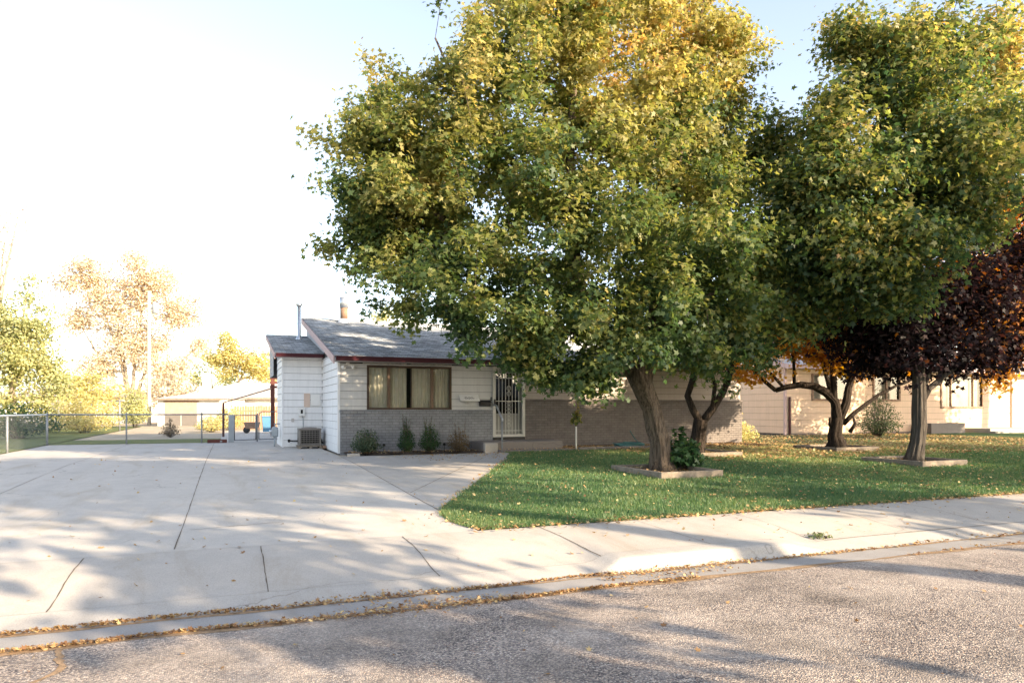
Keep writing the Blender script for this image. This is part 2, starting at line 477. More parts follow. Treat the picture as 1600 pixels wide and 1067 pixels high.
M['far_green'] = leaf_mat("far_green_leaf", [(0, (.24, .26, .12)), (.5, (.42, .42, .19)), (1, (.60, .53, .26))], .4, .03)
M['litter'] = leaf_mat("fallen_leaf", [(0, (.19, .10, .05)), (.35, (.40, .24, .11)), (.7, (.56, .38, .18)), (1, (.64, .50, .24))], .2, .03)
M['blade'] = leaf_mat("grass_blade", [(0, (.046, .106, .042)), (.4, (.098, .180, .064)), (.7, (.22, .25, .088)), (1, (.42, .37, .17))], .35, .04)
M['flower'] = plain("white_blossom", (.72, .66, .60), .7, var=.1)

# ------------------------------------------------------------------ fast leaf / blade meshes
MAPLE = np.array([(0,0,0),(.30,-.04,-.05),(.21,.17,-.02),(.53,.42,-.10),(.20,.47,-.02),(0,1.0,-.08),
                  (-.20,.47,-.02),(-.53,.42,-.10),(-.21,.17,-.02),(-.30,-.04,-.05)])
MAPLE[:, 1] -= .3
OVAL = np.array([(0,-.5,0),(.24,-.1,-.03),(.2,.2,-.04),(0,.5,-.05),(-.2,.2,-.04),(-.24,-.1,-.03)])
DIAM = np.array([(0,-.5,0),(.34,0,-.04),(0,.5,0),(-.34,0,-.04)])
CURL = np.array([(0,-.4,.06),(.28,-.2,.02),(.2,.0,.0),(.42,.25,.10),(.12,.25,.0),(0,.6,.12),(-.12,.25,.0),(-.42,.25,.08),(-.2,0,0),(-.28,-.2,.05)])

def unit(a):
    return a / np.maximum(np.linalg.norm(a, axis=1, keepdims=True), 1e-9)

def scatter_mesh(name, P, N, size, tint, shape, mats, parent=None, midx=None, rng=None):
    rng = rng or np.random.default_rng(1)
    n, k = len(P), len(shape)
    N = unit(N)
    T = rng.normal(size=(n, 3)); T = unit(T - N * np.sum(T * N, axis=1, keepdims=True))
    B = np.cross(N, T)
    sz = np.asarray(size).reshape(-1, 1, 1)
    V = P[:, None, :] + sz * (shape[None, :, 0:1] * T[:, None, :] + shape[None, :, 1:2] * B[:, None, :] + shape[None, :, 2:3] * N[:, None, :])
    return raw_mesh(name, V.reshape(-1, 3), n, k, tint, mats, parent, midx)

def raw_mesh(name, V, n, k, tint, mats, parent=None, midx=None):
    if parent is not None:
        off = Vector((0,0,0)); q = parent
        while q is not None:
            off = off + q.location; q = q.parent
        V = V - np.array(off)
    me = bpy.data.meshes.new(name)
    me.vertices.add(n * k)
    me.vertices.foreach_set('co', np.ascontiguousarray(V, dtype=np.float32).ravel())
    me.loops.add(n * k)
    me.loops.foreach_set('vertex_index', np.arange(n * k, dtype=np.int32))
    me.polygons.add(n)
    me.polygons.foreach_set('loop_start', np.arange(0, n * k, k, dtype=np.int32))
    if not isinstance(mats, (list, tuple)): mats = [mats]
    for m in mats: me.materials.append(m)
    if midx is not None: me.polygons.foreach_set('material_index', np.asarray(midx, dtype=np.int32))
    a = me.attributes.new('tint', 'FLOAT', 'FACE')
    a.data.foreach_set('value', np.clip(np.asarray(tint, dtype=np.float32), 0, 1))
    me.update(calc_edges=True)
    me.validate()
    o = bpy.data.objects.new(name, me)
    COL.objects.link(o)
    if parent is not None: o.parent = parent
    return o

# ------------------------------------------------------------------ trees
def resample(pts, rad, step=.3):
    P, Q = [np.array(pts[0], float)], [rad[0]]
    for i in range(len(pts) - 1):
        a, b = np.array(pts[i], float), np.array(pts[i+1], float)
        m = max(1, int(np.linalg.norm(b - a) / step))
        for j in range(1, m + 1):
            P.append(a + (b - a) * j / m); Q.append(rad[i] + (rad[i+1] - rad[i]) * j / m)
    return P, Q

def sample_lobes(rng, lobes, n, power=.45):
    C = np.array([l[0] for l in lobes]); Rr = np.array([l[1] for l in lobes])
    wgt = np.prod(Rr, axis=1) ** .8; wgt /= wgt.sum()
    idx = rng.choice(len(lobes), size=n, p=wgt)
    d = unit(rng.normal(size=(n, 3)))
    r = rng.random(n) ** power * (1 + .15 * np.clip(rng.normal(size=n), -1.6, 1.4))
    # lobes are turned with the camera's yaw so that radii run along and across the view
    loc = d * r[:, None] * Rr[idx]
    out = np.empty_like(loc)
    out[:, 0] = loc[:, 0] * CY + loc[:, 1] * SY
    out[:, 1] = -loc[:, 0] * SY + loc[:, 1] * CY
    out[:, 2] = loc[:, 2]
    return C[idx] + out, idx

def tree(name, label, cat, base, limbs, lobes, ntips, nleaf, lsize, leafmat, bark, group=None, seed=1, shape=MAPLE,
         tint=None, spread=.22, midx=None, plen_w=.3, seg=.45, tip_r=.006, min_z=None, reach=1.2, sides=5, extra=None, twig_scale=1.0, power=.45, sag=.08, wob_k=.22, bark_k=.22, twig_var=.10, keep=None, flare=.35):
    rng = np.random.default_rng(seed); prng = random.Random(seed)
    root = empty(name, tuple(base), label, cat, group)
    pos, par, floor, plen, att = [], [], [], [], []
    tr = MB()
    for li, (pts, rad, attach) in enumerate(limbs):
        P, Q = resample(pts, rad)
        if attach is None:
            pi = -1
            fl = len(Q)
            Q = [q * (1 + flare * math.exp(-max(0, (p[2] - P[0][2]) - .05) / .16)) for p, q in zip(P, Q)]
        else:
            pi = int(np.argmin(np.linalg.norm(np.array(pos) - P[0], axis=1)))
        wob = [(p + (rng.normal(size=3) * wob_k * q if 0 < i < len(P)-1 else 0)) for i, (p, q) in enumerate(zip(P, Q))]
        tr.tube(wob, Q, 44 if Q[0] > .12 else 12, 0, True, True, bark_k, prng)
        for i, (p, q) in enumerate(zip(wob, Q)):
            if pi >= 0 and i == 0: continue
            pos.append(p); par.append(pi); floor.append(q)
            plen.append(0 if pi < 0 else plen[pi] * .6 + .2)
            att.append(attach is not None or i > len(P) * .75)
            pi = len(pos) - 1
    nlimb = len(pos)
    tips, lob = sample_lobes(rng, lobes, ntips, power)
    if min_z is not None:
        keep = tips[:, 2] > min_z
        tips, lob = tips[keep], lob[keep]
    A0 = np.array(pos)
    dmin = np.array([np.min(np.linalg.norm(A0 - t, axis=1)) for t in tips])
    order = np.argsort(dmin)
    POS = np.zeros((len(pos) + len(tips) * 14, 3)); POS[:nlimb] = A0
    PL = np.full(len(POS), 1e9); PL[:nlimb] = np.where(att, plen, 1e9)
    PAR = list(par); cnt = nlimb
    twigs = []; TWID = []
    for ti in order:
        t = tips[ti]
        d = np.linalg.norm(POS[:cnt] - t, axis=1)
        j = int(np.argmin(d + plen_w * PL[:cnt]))
        dist = d[j]; m = max(2, min(12, int(dist / seg)))
        a = POS[j].copy(); chain = [j]
        for q in range(1, m + 1):
            f = q / m
            p = a + (t - a) * f
            p = p + np.array([0, 0, sag * dist * math.sin(f * math.pi)])
            if q < m: p = p + rng.normal(size=3) * .05 * dist
            POS[cnt] = p; PL[cnt] = PL[chain[-1]] + dist / m; PAR.append(chain[-1]); chain.append(cnt); cnt += 1
        twigs.append((chain, lob[ti]))
    acc = np.zeros(cnt)
    haschild = np.zeros(cnt, bool)
    for i in range(cnt - 1, -1, -1):
        if not haschild[i]: acc[i] = tip_r ** 2.2
        if PAR[i] >= 0:
            acc[PAR[i]] += acc[i]; haschild[PAR[i]] = True
    rad = acc ** (1 / 2.2) * twig_scale
    for i in range(nlimb): rad[i] = floor[i]
    for i in range(nlimb, cnt):
        p = PAR[i]
        tr.tube([POS[p], POS[i]], [min(rad[i] * 1.25, rad[p]), rad[i]], sides, 0, True, False)
    tr.build('trunk', bark, root)
    # leaves on the outer part of every twig
    LP, LN, LL = [], [], []
    per = max(1, nleaf // max(1, len(twigs)))
    cen = np.array([l[0] for l in lobes]).mean(axis=0)
    for wi, (chain, lo) in enumerate(twigs):
        pts = POS[chain]
        if len(pts) < 2: continue
        seglen = np.linalg.norm(np.diff(pts, axis=0), axis=1)
        back = np.cumsum(seglen[::-1])
        kk = rng.poisson(per)
        u = rng.random(kk) ** 1.3 * min(reach, back[-1])
        cl = []
        tot = back[-1]
        cum = np.concatenate([[0], np.cumsum(seglen)])
        sarr = tot - u
        q = np.stack([np.interp(sarr, cum, pts[:, c]) for c in range(3)], axis=1)
        q = q + rng.normal(size=(kk, 3)) * spread * np.array([1, 1, .75])
        out = q - pts[0]
        nn = unit(out) * .55 + np.array([0, 0, .6]) + rng.normal(size=(kk, 3)) * .5
        TWID.append(np.full(kk, wi))
        LP.append(q); LN.append(nn); LL.append(np.full(kk, lo))
    if extra is not None:
        for (c, s_, k_) in extra:
            LP.append(np.array(c) + rng.normal(size=(k_, 3)) * np.array(s_)); LN.append(np.array([0, -.4, .6]) + rng.normal(size=(k_, 3)) * .5); LL.append(np.zeros(k_, int))
    LP, LN, LL = np.concatenate(LP), np.concatenate(LN), np.concatenate(LL)
    n = len(LP)
    size = lsize * (.45 + .85 * rng.random(n))
    tt = tint(LP, LL, rng) if tint is not None else rng.random(n)
    tt = tt + (rng.normal(size=len(twigs)) * twig_var)[np.concatenate(TWID)]
    if keep is not None:
        kq = keep(LP, LL, rng); LP, LN, LL, size, tt = LP[kq], LN[kq], LL[kq], size[kq], tt[kq]
    mi = midx(LP, LL, rng) if midx is not None else None
    scatter_mesh('crown', LP, LN, size, tt, shape, leafmat, root, mi, rng)
    return root

def copy_tree(o, parent=None):
    c = o.copy(); COL.objects.link(c)
    c.parent = parent
    for ch in o.children: copy_tree(ch, c)
    return c
def smoothnoise(P, freq, seed):
    r = np.random.default_rng(seed)
    out = np.zeros(len(P))
    for k in range(5):
        d = r.normal(size=3) * freq
        out += np.sin(P @ d + r.random() * 6.28)
    return out / 5.0

# ------------------------------------------------------------------ terrain
def lerp(a, b, t): return a + (b - a) * t
def sst(t):
    t = min(1, max(0, t)); return t * t * (3 - 2 * t)
def yard_z(d):
    if d >= -2: return 0.0
    if d >= -13: return -0.20 * sst((-2 - d) / 11.0) * .6 - 0.20 * (-2 - d) / 11.0 * .4
    return -0.20 - (-13 - d) * .022
def kerb_h(s):                    # 1 where the kerb stands at full height, 0 at the dropped kerb
    a = sst((s - .42) / .30); b = 1 - sst((s - 2.75) / .75)
    return max(0.0, min(a, b)) if s < 3.6 else 0.0
def low_h(s):
    return .10 * sst((s - 3.5) / .8)
def side_z(s, d):
    z = yard_z(d)
    k = max(kerb_h(s), low_h(s))
    return z - (1 - k) * .085 * sst((-13.5 - d) / 1.1)

def sheet(name, fs, ss, ds, mat, up=0.0, parent=None):
    mb = MB(); n, m = len(ss), len(ds)
    vs = [(s, d, fs(s, d) + up) for s in ss for d in ds]
    fa = [(i*m+j, (i+1)*m+j, (i+1)*m+j+1, i*m+j+1) for i in range(n-1) for j in range(m-1)]
    mb.add(vs, fa, 0, True)
    return mb.build(name, mat, parent)

lin = lambda a, b, n: [a + (b - a) * i / (n - 1) for i in range(n)]

# the base ground out to the horizon
gd = [-900, -60, -26, -24, -15.6, -14.4, -13, -10, -7, -4, -2, 12, 60, 900]
gz = [-.35, -.35, -.40, -.55, -.60, -.55, -.32, -.24, -.18, -.11, -.06, -.06, -.06, -.06]
mb = MB(); gs = [-900, -60, -9, 0, 30, 80, 900]
mb.add([(s, d, z) for s in gs for d, z in zip(gd, gz)],
       [(i*len(gd)+j, (i+1)*len(gd)+j, (i+1)*len(gd)+j+1, i*len(gd)+j+1) for i in range(len(gs)-1) for j in range(len(gd)-1)], 0, True)
tag(mb.build('ground', M['dirt']), kind='structure')

# road, gutter, kerb, pavement
ROAD_N = -15.47
def road_z(s, d):
    c = -19.7
    return -.355 + .075 * (1 - min(1, abs(d - c) / 4.3) ** 2)
tag(sheet('road', road_z, lin(-60, 90, 60), lin(-23.9, ROAD_N, 18), M['road']), kind='structure')
def pan_z(s, d): return lerp(-.358, -.372, (d - ROAD_N) / (.52))
tag(sheet('gutter', pan_z, lin(-60, 90, 120), [ROAD_N + .004, -15.3, -15.1, -14.953], M['pan']), kind='structure')
def kerb_z(s, t):
    top = side_z(s, -14.6)
    k = kerb_h(s)
    hi = top - .004
    prof_full = [0, 0, .004, .02, .075, 1]     # fraction of drop
    return top, k
kb = MB(); ss = lin(-60, -6, 28) + lin(-5, 5, 101)[0:] + lin(5.5, 90, 80)
dd = [-14.597, -14.70, -14.80, -14.838, -14.862, -14.882, -14.905, -14.95]
full = [0, .006, .02, .06, .16, .46, .88, 1.0]
slope = [0, .27, .55, .66, .74, .80, .87, 1.0]
vs = []
for s in ss:
    top = side_z(s, -14.6); k = kerb_h(s)
    for d, a, b in zip(dd, full, slope):
        f = a * k + b * (1 - k)
        vs.append((s, d, lerp(top, -.374, f)))
m = len(dd)
kb.add(vs, [(i*m+j, i*m+j+1, (i+1)*m+j+1, (i+1)*m+j) for i in range(len(ss)-1) for j in range(m-1)], 0, True)
tag(kb.build('kerb', M['kerb']), kind='structure')
M['silt'] = plain("gutter_silt", (.30, .20, .115), .95, var=.55, scale=14, bump=.8, bscale=60)
sm = MB(); rq = random.Random(8)
def silt(d0, wd, zf, s0=-30, s1=40, n=520):
    vs = []
    for i in range(n + 1):
        s_ = lerp(s0, s1, i / n); h = wd * (.35 + .65 * abs(math.sin(s_ * 1.7) * math.sin(s_ * .63 + 1)) + .25 * rq.random())
        o_ = .012 * math.sin(s_ * 5)
        for q in (-1, 1): vs.append((s_, d0 + o_ + q * h, zf(s_, d0 + o_ + q * h) + .003))
    sm.add(vs, [(2*i, 2*i+2, 2*i+3, 2*i+1) for i in range(n)])
silt(-15.47, .075, lambda s, d: road_z(s, d) if d < ROAD_N else max(pan_z(s, d), -.362))
silt(-15.0, .035, lambda s, d: pan_z(s, min(d, -14.953)))
tag(sm.build('gutter_silt', M['silt']), kind='structure')
# a ragged old crack across the lane
sm = MB(); vs = []; x_ = -4.05
for i in range(41):
    d_ = lerp(-15.55, -17.4, i / 40); x_ += rq.uniform(-.035, .03); h = .012 + .016 * rq.random()
    for q in (-1, 1): vs.append((x_ + q * h, d_, road_z(0, d_) + .004))
sm.add(vs, [(2*i, 2*i+1, 2*i+3, 2*i+2) for i in range(40)])
tag(sm.build('road_crack', M['silt']), kind='structure')
sidew = sheet('sidewalk', side_z, ss, lin(-14.593, -13.003, 14), M['walk'])
tag(sidew, kind='structure')
jm = MB()
def joint_line(mb, a, b, wd, zf, n=16, rr=random.Random(5), wig=.003):
    a, b = np.array(a, float), np.array(b, float)
    t = (b - a) / np.linalg.norm(b - a); nrm = np.array([-t[1], t[0]])
    L, Rr_ = [], []
    for i in range(n + 1):
        p = a + (b - a) * i / n + nrm * rr.uniform(-wig, wig)
        h = wd * rr.uniform(.35, .75)
        for arr, sg in ((L, 1), (Rr_, -1)):
            q = p + nrm * h * sg
            arr.append((q[0], q[1], zf(q[0], q[1]) + .004))
    vs = L + Rr_
    mb.add(vs, [(i, n+1+i, n+2+i, i+1) for i in range(n)])
for s in (-7.5, -5.95, -4.35, -2.7, -1.15, .6, 2.0, 3.6, 5.2, 6.8, 8.4, 10.0, 11.6, 13.2, 14.8):
    joint_line(jm, (s, -14.60), (s, -13.05), .008 if s < .7 else .006, side_z, 14)
joint_line(jm, (3.7, -14.585), (20, -14.585), .010, side_z, 60)
jm.build('joint', M['joint'], sidew)

# driveway and front walk
drv_z = lambda s, d: yard_z(d)
drive = sheet('driveway', drv_z, lin(-12.0, -.204, 24), lin(-12.997, -2, 24) + [0, 3, 8.45], M['concrete'])
tag(drive, kind='structure')
tag(sheet('back_driveway', drv_z, [-3.3, -2, -.2, 1.0], [8.455, 12, 16, 24], M['concrete']), kind='structure')
jm = MB()
joint_line(jm, (-3.55, -12.9), (-3.5, 8), .009, drv_z, 70)
joint_line(jm, (-6.5, -12.9), (-6.35, 8), .008, drv_z, 70)
joint_line(jm, (-9.3, -12.9), (-9.3, 2), .016, drv_z, 40)
joint_line(jm, (-3.45, -11.7), (-2.4, -11.55), .010, drv_z, 8, wig=.03)
joint_line(jm, (-9, -4.2), (-.25, -4.3), .006, drv_z, 40)
jm.build('joint', M['joint'], drive)
LAWN_L = [(-.10, -12.99), (-.26, -12.75), (-.33, -12.3), (-.31, -11.8), (-.1, -11.1), (1.5, -8.2), (3.75, -4.0), (4.15, -3.0), (4.6, -2.2)]
wk = MB()
def inter(pts, d):
    for (a, b) in zip(pts[:-1], pts[1:]):
        if a[1] <= d <= b[1]: return lerp(a[0], b[0], (d - a[1]) / (b[1] - a[1]))
    return pts[-1][0] if d > pts[-1][1] else pts[0][0]
rows = lin(-11.35, -1.62, 26)
vs = []
for d in rows:
    x1 = inter(LAWN_L, d) if d < -2.2 else lerp(4.6, 7.0, (d + 2.2) / .58)
    for i in range(9): vs.append((lerp(-.198, x1, i / 8), d, yard_z(d) + .001))
wk.add(vs, [(i*9+j, i*9+j+1, (i+1)*9+j+1, (i+1)*9+j) for i in range(25) for j in range(8)], 0, True)
walk = wk.build('path', M['walk'])
tag(walk, kind='structure')
jm = MB()
joint_line(jm, (-.2, -11.3), (-.2, -1.7), .010, drv_z, 40)
joint_line(jm, (-.15, -9.35), (1.95, -5.7), .011, drv_z, 22)
joint_line(jm, (1.95, -5.7), (3.3, -3.4), .012, drv_z, 14)
joint_line(jm, (.2, -4.3), (3.5, -4.4), .010, drv_z, 14)
jm.build('joint', M['joint'], walk)

# lawn
def lawn_left(d): return inter(LAWN_L, d)
lm = MB(); vs = []
rows = [-12.996, -12.75, -12.3, -11.8, -11.1, -9.5, -8.2, -6, -4, -3, -2.2, -1.62, 3, 6.0]
ncol = 22
for d in rows:
    x0 = lawn_left(d) if d <= -2.2 else (4.65 if d <= -1.7 else (7.0 if d < -1 else 15.2))
    for i in range(ncol):
        vs.append((x0 + (70 - x0) * (i / (ncol - 1)) ** 2, d, yard_z(d) + .012))
lm.add(vs, [(i*ncol+j, i*ncol+j+1, (i+1)*ncol+j+1, (i+1)*ncol+j) for i in range(len(rows)-1) for j in range(ncol-1)], 0, True)
tag(lm.build('lawn', M['lawn']), kind='structure')
sl = sheet('side_lawn', lambda s, d: .0 + .02 * math.sin(s * .5) , lin(-60, -9.0, 20), [2.0, 4, 8.5, 12, 20, 40], M['lawn_far'], .0)
tag(sl, kind='structure')
tag(sheet('back_lawn', lambda s, d: .005, lin(-8.99, -3.31, 6), [8.46, 10, 12.5], M['lawn_far']), kind='structure')
tag(sheet('yard_dirt', lambda s, d: -.006, lin(-8.99, -3.31, 6), [12.51, 18, 24, 40], M['dirt']), kind='structure')
tag(sheet('back_yard_dirt', lambda s, d: -.006, lin(-3.30, 6, 6), [24.01, 30, 45], M['dirt']), kind='structure')

rng = np.random.default_rng(11)
def ang(P): return P
def blades(n, hmin, hmax, dens_pow):
    out = []
    while sum(len(o) for o in out) < n:
        k = n
        s = -0.4 + 24 * rng.random(k) ** 1.15; d = -13.03 + 12.04 * rng.random(k) ** 1.15
        l = np.array([lawn_left(x) for x in d]) if False else np.interp(d, [p[1] for p in LAWN_L], [p[0] for p in LAWN_L])
        ok = (s > l + .02 - .07 * rng.random(k)) & ~((d > -1.65) & (s < 15.1))
        dep = (s - CAM[0]) * SY + (d - CAM[1]) * CY
        ok &= rng.random(k) < np.clip((9.0 / dep) ** dens_pow, 0, 1)
        for (a, b, c, e) in ((5.1, 6.25, -9.1, -7.0), (12.7, 14.1, -8.9, -7.4), (14.4, 15.9, -4.7, -3.1), (8.8, 10.1, -5.2, -3.4)):
            ok &= ~((s > a) & (s < b) & (d > c) & (d < e))
        thin = np.zeros(k)
        for (tx, ty, tr_) in ((5.9, -7.9, 2.2), (9.4, -4.3, 2.0), (15.2, -3.9, 2.6), (13.4, -8.1, 2.2)): thin = np.maximum(thin, 1 - np.hypot(s - tx, d - ty) / tr_)
        q3 = np.stack([s, d, 0 * s], 1)
        ok &= rng.random(k) < np.clip(1.0 + .55 * smoothnoise(q3, 1.5, 21) - .55 * np.clip(thin, 0, 1), .15, 1)
        out.append(np.stack([s[ok], d[ok]], 1))
    q = np.concatenate(out)[:n]
    z = np.array([yard_z(x) for x in q[:, 1]]) + .01
    return np.column_stack([q, z])
P = blades(230000, .04, .08, 1.2)
n = len(P)
dep = (P[:, 0] - CAM[0]) * SY + (P[:, 1] - CAM[1]) * CY
h = (.022 + .05 * rng.random(n) ** 1.5) * (1 + .4 * smoothnoise(P, 1.2, 3) + .35 * smoothnoise(P, 7, 13))
wdt = .0035 + .0012 * np.maximum(0, dep - 8) * .6
th = rng.random(n) * 6.283
dirv = np.stack([np.cos(th), np.sin(th), np.zeros(n)], 1)
lean = rng.normal(size=(n, 3)) * np.array([.4, .4, 0]) * h[:, None]
V = np.stack([P - dirv * wdt[:, None], P + dirv * wdt[:, None], P + lean + np.array([0, 0, 1]) * h[:, None]], 1)
blade_tint = .38 + .16 * smoothnoise(P, .7, 4) + .16 * smoothnoise(P, 2.6, 14) + .17 * rng.normal(size=n) + .58 * np.clip((P[:, 1] + 8.0) / 5, 0, 1) * np.clip((P[:, 0] - 6) / 6, 0, 1)  # yellower in random patches and towards the back right
g = raw_mesh('grass', V.reshape(-1, 3), n, 3, blade_tint, M['blade'])
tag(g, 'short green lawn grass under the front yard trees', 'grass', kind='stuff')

# ------------------------------------------------------------------ building helpers
def siding(mb, axis, fixed, a0, a1, z0, z1, out, expo=.226, lip=.022, zref=0.0, gap=.009):
    """Lapped boards. axis 'x': wall runs along x at y=fixed, facing out (sign); axis 'y' likewise."""
    z = zref + math.floor((z0 - zref) / expo) * expo
    while z < z1 - 1e-4:
        b, t = max(z, z0), min(z + expo - gap, z1)
        if t - b > .004:
            fo = fixed + out * (lip * (1 - (b - z) / expo) + .004); fi = fixed + out * (lip * (1 - (t - z) / expo) + .004)
            if axis == 'x':
                vs = [(a0, fo, b), (a1, fo, b), (a1, fi, t), (a0, fi, t), (a0, fixed, b), (a1, fixed, b)]
            else:
                vs = [(fo, a0, b), (fo, a1, b), (fi, a1, t), (fi, a0, t), (fixed, a0, b), (fixed, a1, b)]
            mb.add(vs, [(0, 1, 2, 3), (4, 5, 1, 0)])
        z += expo
    return mb

def rect_holes(a0, a1, z0, z1, holes):
    """Split a rectangle round openings (left to right)."""
    out = []; x = a0
    for (h0, h1, b, t) in sorted(holes):
        if h0 > x: out.append((x, h0, z0, z1))
        if b > z0: out.append((h0, h1, z0, b))
        if t < z1: out.append((h0, h1, t, z1))
        x = h1
    if x < a1: out.append((x, a1, z0, z1))
    return out

# ------------------------------------------------------------------ the main house
H = empty('brick_house', (0, 0, 0), "single storey house with pale siding, grey painted brick and maroon gutters behind the big maple", 'house')
LEN = 14.67
EZ, EY, RZ, RY = 2.82, -.60, 5.02, 8.90
def roof_z(d): return EZ + (RZ - EZ) * (d - EY) / (RY - EY)
def aroof_z(d): return 3.15 + (4.29 - 3.15) * (d - 3.3) / (RY - 3.3)
WIN = (.84, 3.43, 1.285, 2.58)
DOOR = (4.83, 5.88, .36, 2.61)

wl_ = MB()        # structural walls
for (a, b, z0, z1) in rect_holes(0, LEN, -.3, 2.62, [(WIN[0], WIN[1], WIN[2], WIN[3]), (DOOR[0], DOOR[1], DOOR[2], DOOR[3])]):
    wl_.box((a, .0, z0), (b, .14, z1))
wl_.poly([(LEN, .14, -.3), (LEN, RY, -.3), (LEN, RY, roof_z(RY) - .12), (LEN, .14, roof_z(.14) - .12)])
wl_.poly([(0, .14, -.3), (0, .14, roof_z(.14) - .12), (0, RY, roof_z(RY) - .12), (0, RY, -.3)])
wl_.poly([(0, RY, -.3), (LEN, RY, -.3), (LEN, RY, roof_z(RY) - .12), (0, RY, roof_z(RY) - .12)])
wl_.build('wall', M['sheathing'], H)
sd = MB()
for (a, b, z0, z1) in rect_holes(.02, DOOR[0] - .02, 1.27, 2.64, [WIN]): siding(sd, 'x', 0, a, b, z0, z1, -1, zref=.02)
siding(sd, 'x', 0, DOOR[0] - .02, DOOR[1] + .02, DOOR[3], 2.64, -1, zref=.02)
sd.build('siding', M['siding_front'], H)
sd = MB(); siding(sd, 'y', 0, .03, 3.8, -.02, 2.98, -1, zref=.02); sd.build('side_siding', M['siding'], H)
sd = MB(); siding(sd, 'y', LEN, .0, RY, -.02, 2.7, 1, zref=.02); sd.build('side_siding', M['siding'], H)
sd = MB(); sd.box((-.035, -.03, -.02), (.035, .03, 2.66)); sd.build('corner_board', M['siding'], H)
sd = MB(); siding(sd, 'x', 0, DOOR[1] + .02, LEN - .02, 1.62, 2.64, -1, zref=.02); sd.build('siding', M['siding_shade'], H)
br = MB()
br.box((.036, -.075, -.25), (DOOR[0] - .025, .0, 1.18))
br.box((DOOR[0] - .025, -.070, -.25), (DOOR[1] + .03, .0, DOOR[2] - .05))
br.build('brick_wainscot', M['brick'], H)
br = MB(); br.box((DOOR[1] + .03, -.075, -.25), (LEN, .0, 1.54)); br.build('brick_wainscot', M['brick_brown_shade'], H)
br = MB()
br.box((.02, -.10, 1.18), (DOOR[0] - .022, .0, 1.268), 0, .008)
br.build('brick_cap', M['cap'], H)
br = MB(); br.box((DOOR[1] + .027, -.10, 1.54), (LEN + .01, .0, 1.618), 0, .008); br.build('brick_cap', M['brick_brown_shade'], H)
# window
wf = MB()
x0, x1, z0, z1 = WIN
fw = .045
wf.box((x0 - .02, -.035, z1 - fw), (x1 + .02, .06, z1 + .02)); wf.box((x0 - .02, -.05, z0 - .012), (x1 + .02, .06, z0 + fw))
wf.box((x0 - .02, -.033, z0 + fw), (x0 + fw, .06, z1 - fw)); wf.box((x1 - fw, -.033, z0 + fw), (x1 + .02, .06, z1 - fw))
winf = wf.build('window', M['bronze'], H)
xm1, xm2 = x0 + .645, x0 + 1.985
mu = MB()
for xm in (xm1, xm2):
    mu = MB(); mu.box((xm - .045, -.03, z0 + fw), (xm + .045, .05, z1 - fw)); mu.build('mullion', M['wood_frame'], winf)
xc = (xm1 + xm2) / 2 + .02
mu = MB(); mu.box((xc - .012, -.012, z0 + fw), (xc + .012, .04, z1 - fw)); mu.build('sash_rail', M['bronze'], winf)
for a, b in ((x0 + fw, xm1 - .045), (xm1 + .045, xc - .012), (xc + .012, xm2 - .045), (xm2 + .045, x1 - fw)):
    p = MB(); p.quad((a, .015, z0 + fw), (b, .015, z0 + fw), (b, .015, z1 - fw), (a, .015, z1 - fw)); p.build('pane', M['glass'], winf)
cu = MB()
def pleats(a, b):
    nn = int((b - a) / .018); L = []
    for i in range(nn + 1):
        x = lerp(a, b, i / nn); L.append((x, .17 + .042 * math.sin(x * 52 + .7 * math.sin(x * 9)) ))
    vs = [(x, y, 1.0) for x, y in L] + [(x, y, 2.7) for x, y in L]
    cu.add(vs, [(i, i+1, nn+2+i, nn+1+i) for i in range(nn)], 0, True)
pleats(x0 - .1, xc - .095); pleats(xc + .03, x1 + .1)
cu.build('curtain', M['curtain'], winf)
rm = MB(); rm.box((x0 - .3, .30, .8), (x1 + .3, 1.6, 2.75)); rm.build('room', M['dark'], winf)
# entrance: inner door and white iron security door
x0, x1, z0, z1 = DOOR
dr = MB()
dr.box((x0, .09, z0), (x1, .13, 1.15)); dr.box((x0, .09, 1.15), (x0 + .13, .13, z1)); dr.box((x1 - .13, .09, 1.15), (x1, .13, z1))
dr.box((x0 + .13, .09, 2.45), (x1 - .13, .13, z1))
inner = dr.build('door', plain('grey_door_paint', (.33, .32, .29), .6, var=.08), H)
p = MB(); p.quad((x0 + .13, .105, 1.15), (x1 - .13, .105, 1.15), (x1 - .13, .105, 2.45), (x0 + .13, .105, 2.45)); p.build('pane', M['glass_dark'], inner)
p = MB(); p.box((x0, .16, .3), (x1, .9, 2.6)); p.build('hallway', M['dark'], inner)
sdm = MB()
f = .065
sdm.box((x0 - .03, -.11, z0 + .04), (x0 + f, -.04, z1 + .03)); sdm.box((x1 - f, -.11, z0 + .04), (x1 + .03, -.04, z1 + .03))
sdm.box((x0 + f, -.108, z1 - f + .03), (x1 - f, -.042, z1 + .028)); sdm.box((x0 + f, -.108, z0 + .042), (x1 - f, -.042, z0 + .12))
M['iron'] = plain('beige_iron_paint', (.56, .535, .475), .5, var=.06)
secd = sdm.build('security_door', M['iron'], H)
bars = MB(); n = 8
for i in range(1, n):
    xx = lerp(x0 + f, x1 - f, i / n)
    bars.box((xx - .008, -.085, z0 + .12), (xx + .008, -.069, z1 - f + .03 - (.0 if i not in (2, 3) else .0)))
for zz in (.60, 1.545, 2.28): bars.box((x0 + f, -.092, zz - .012), (x1 - f, -.064, zz + .012))
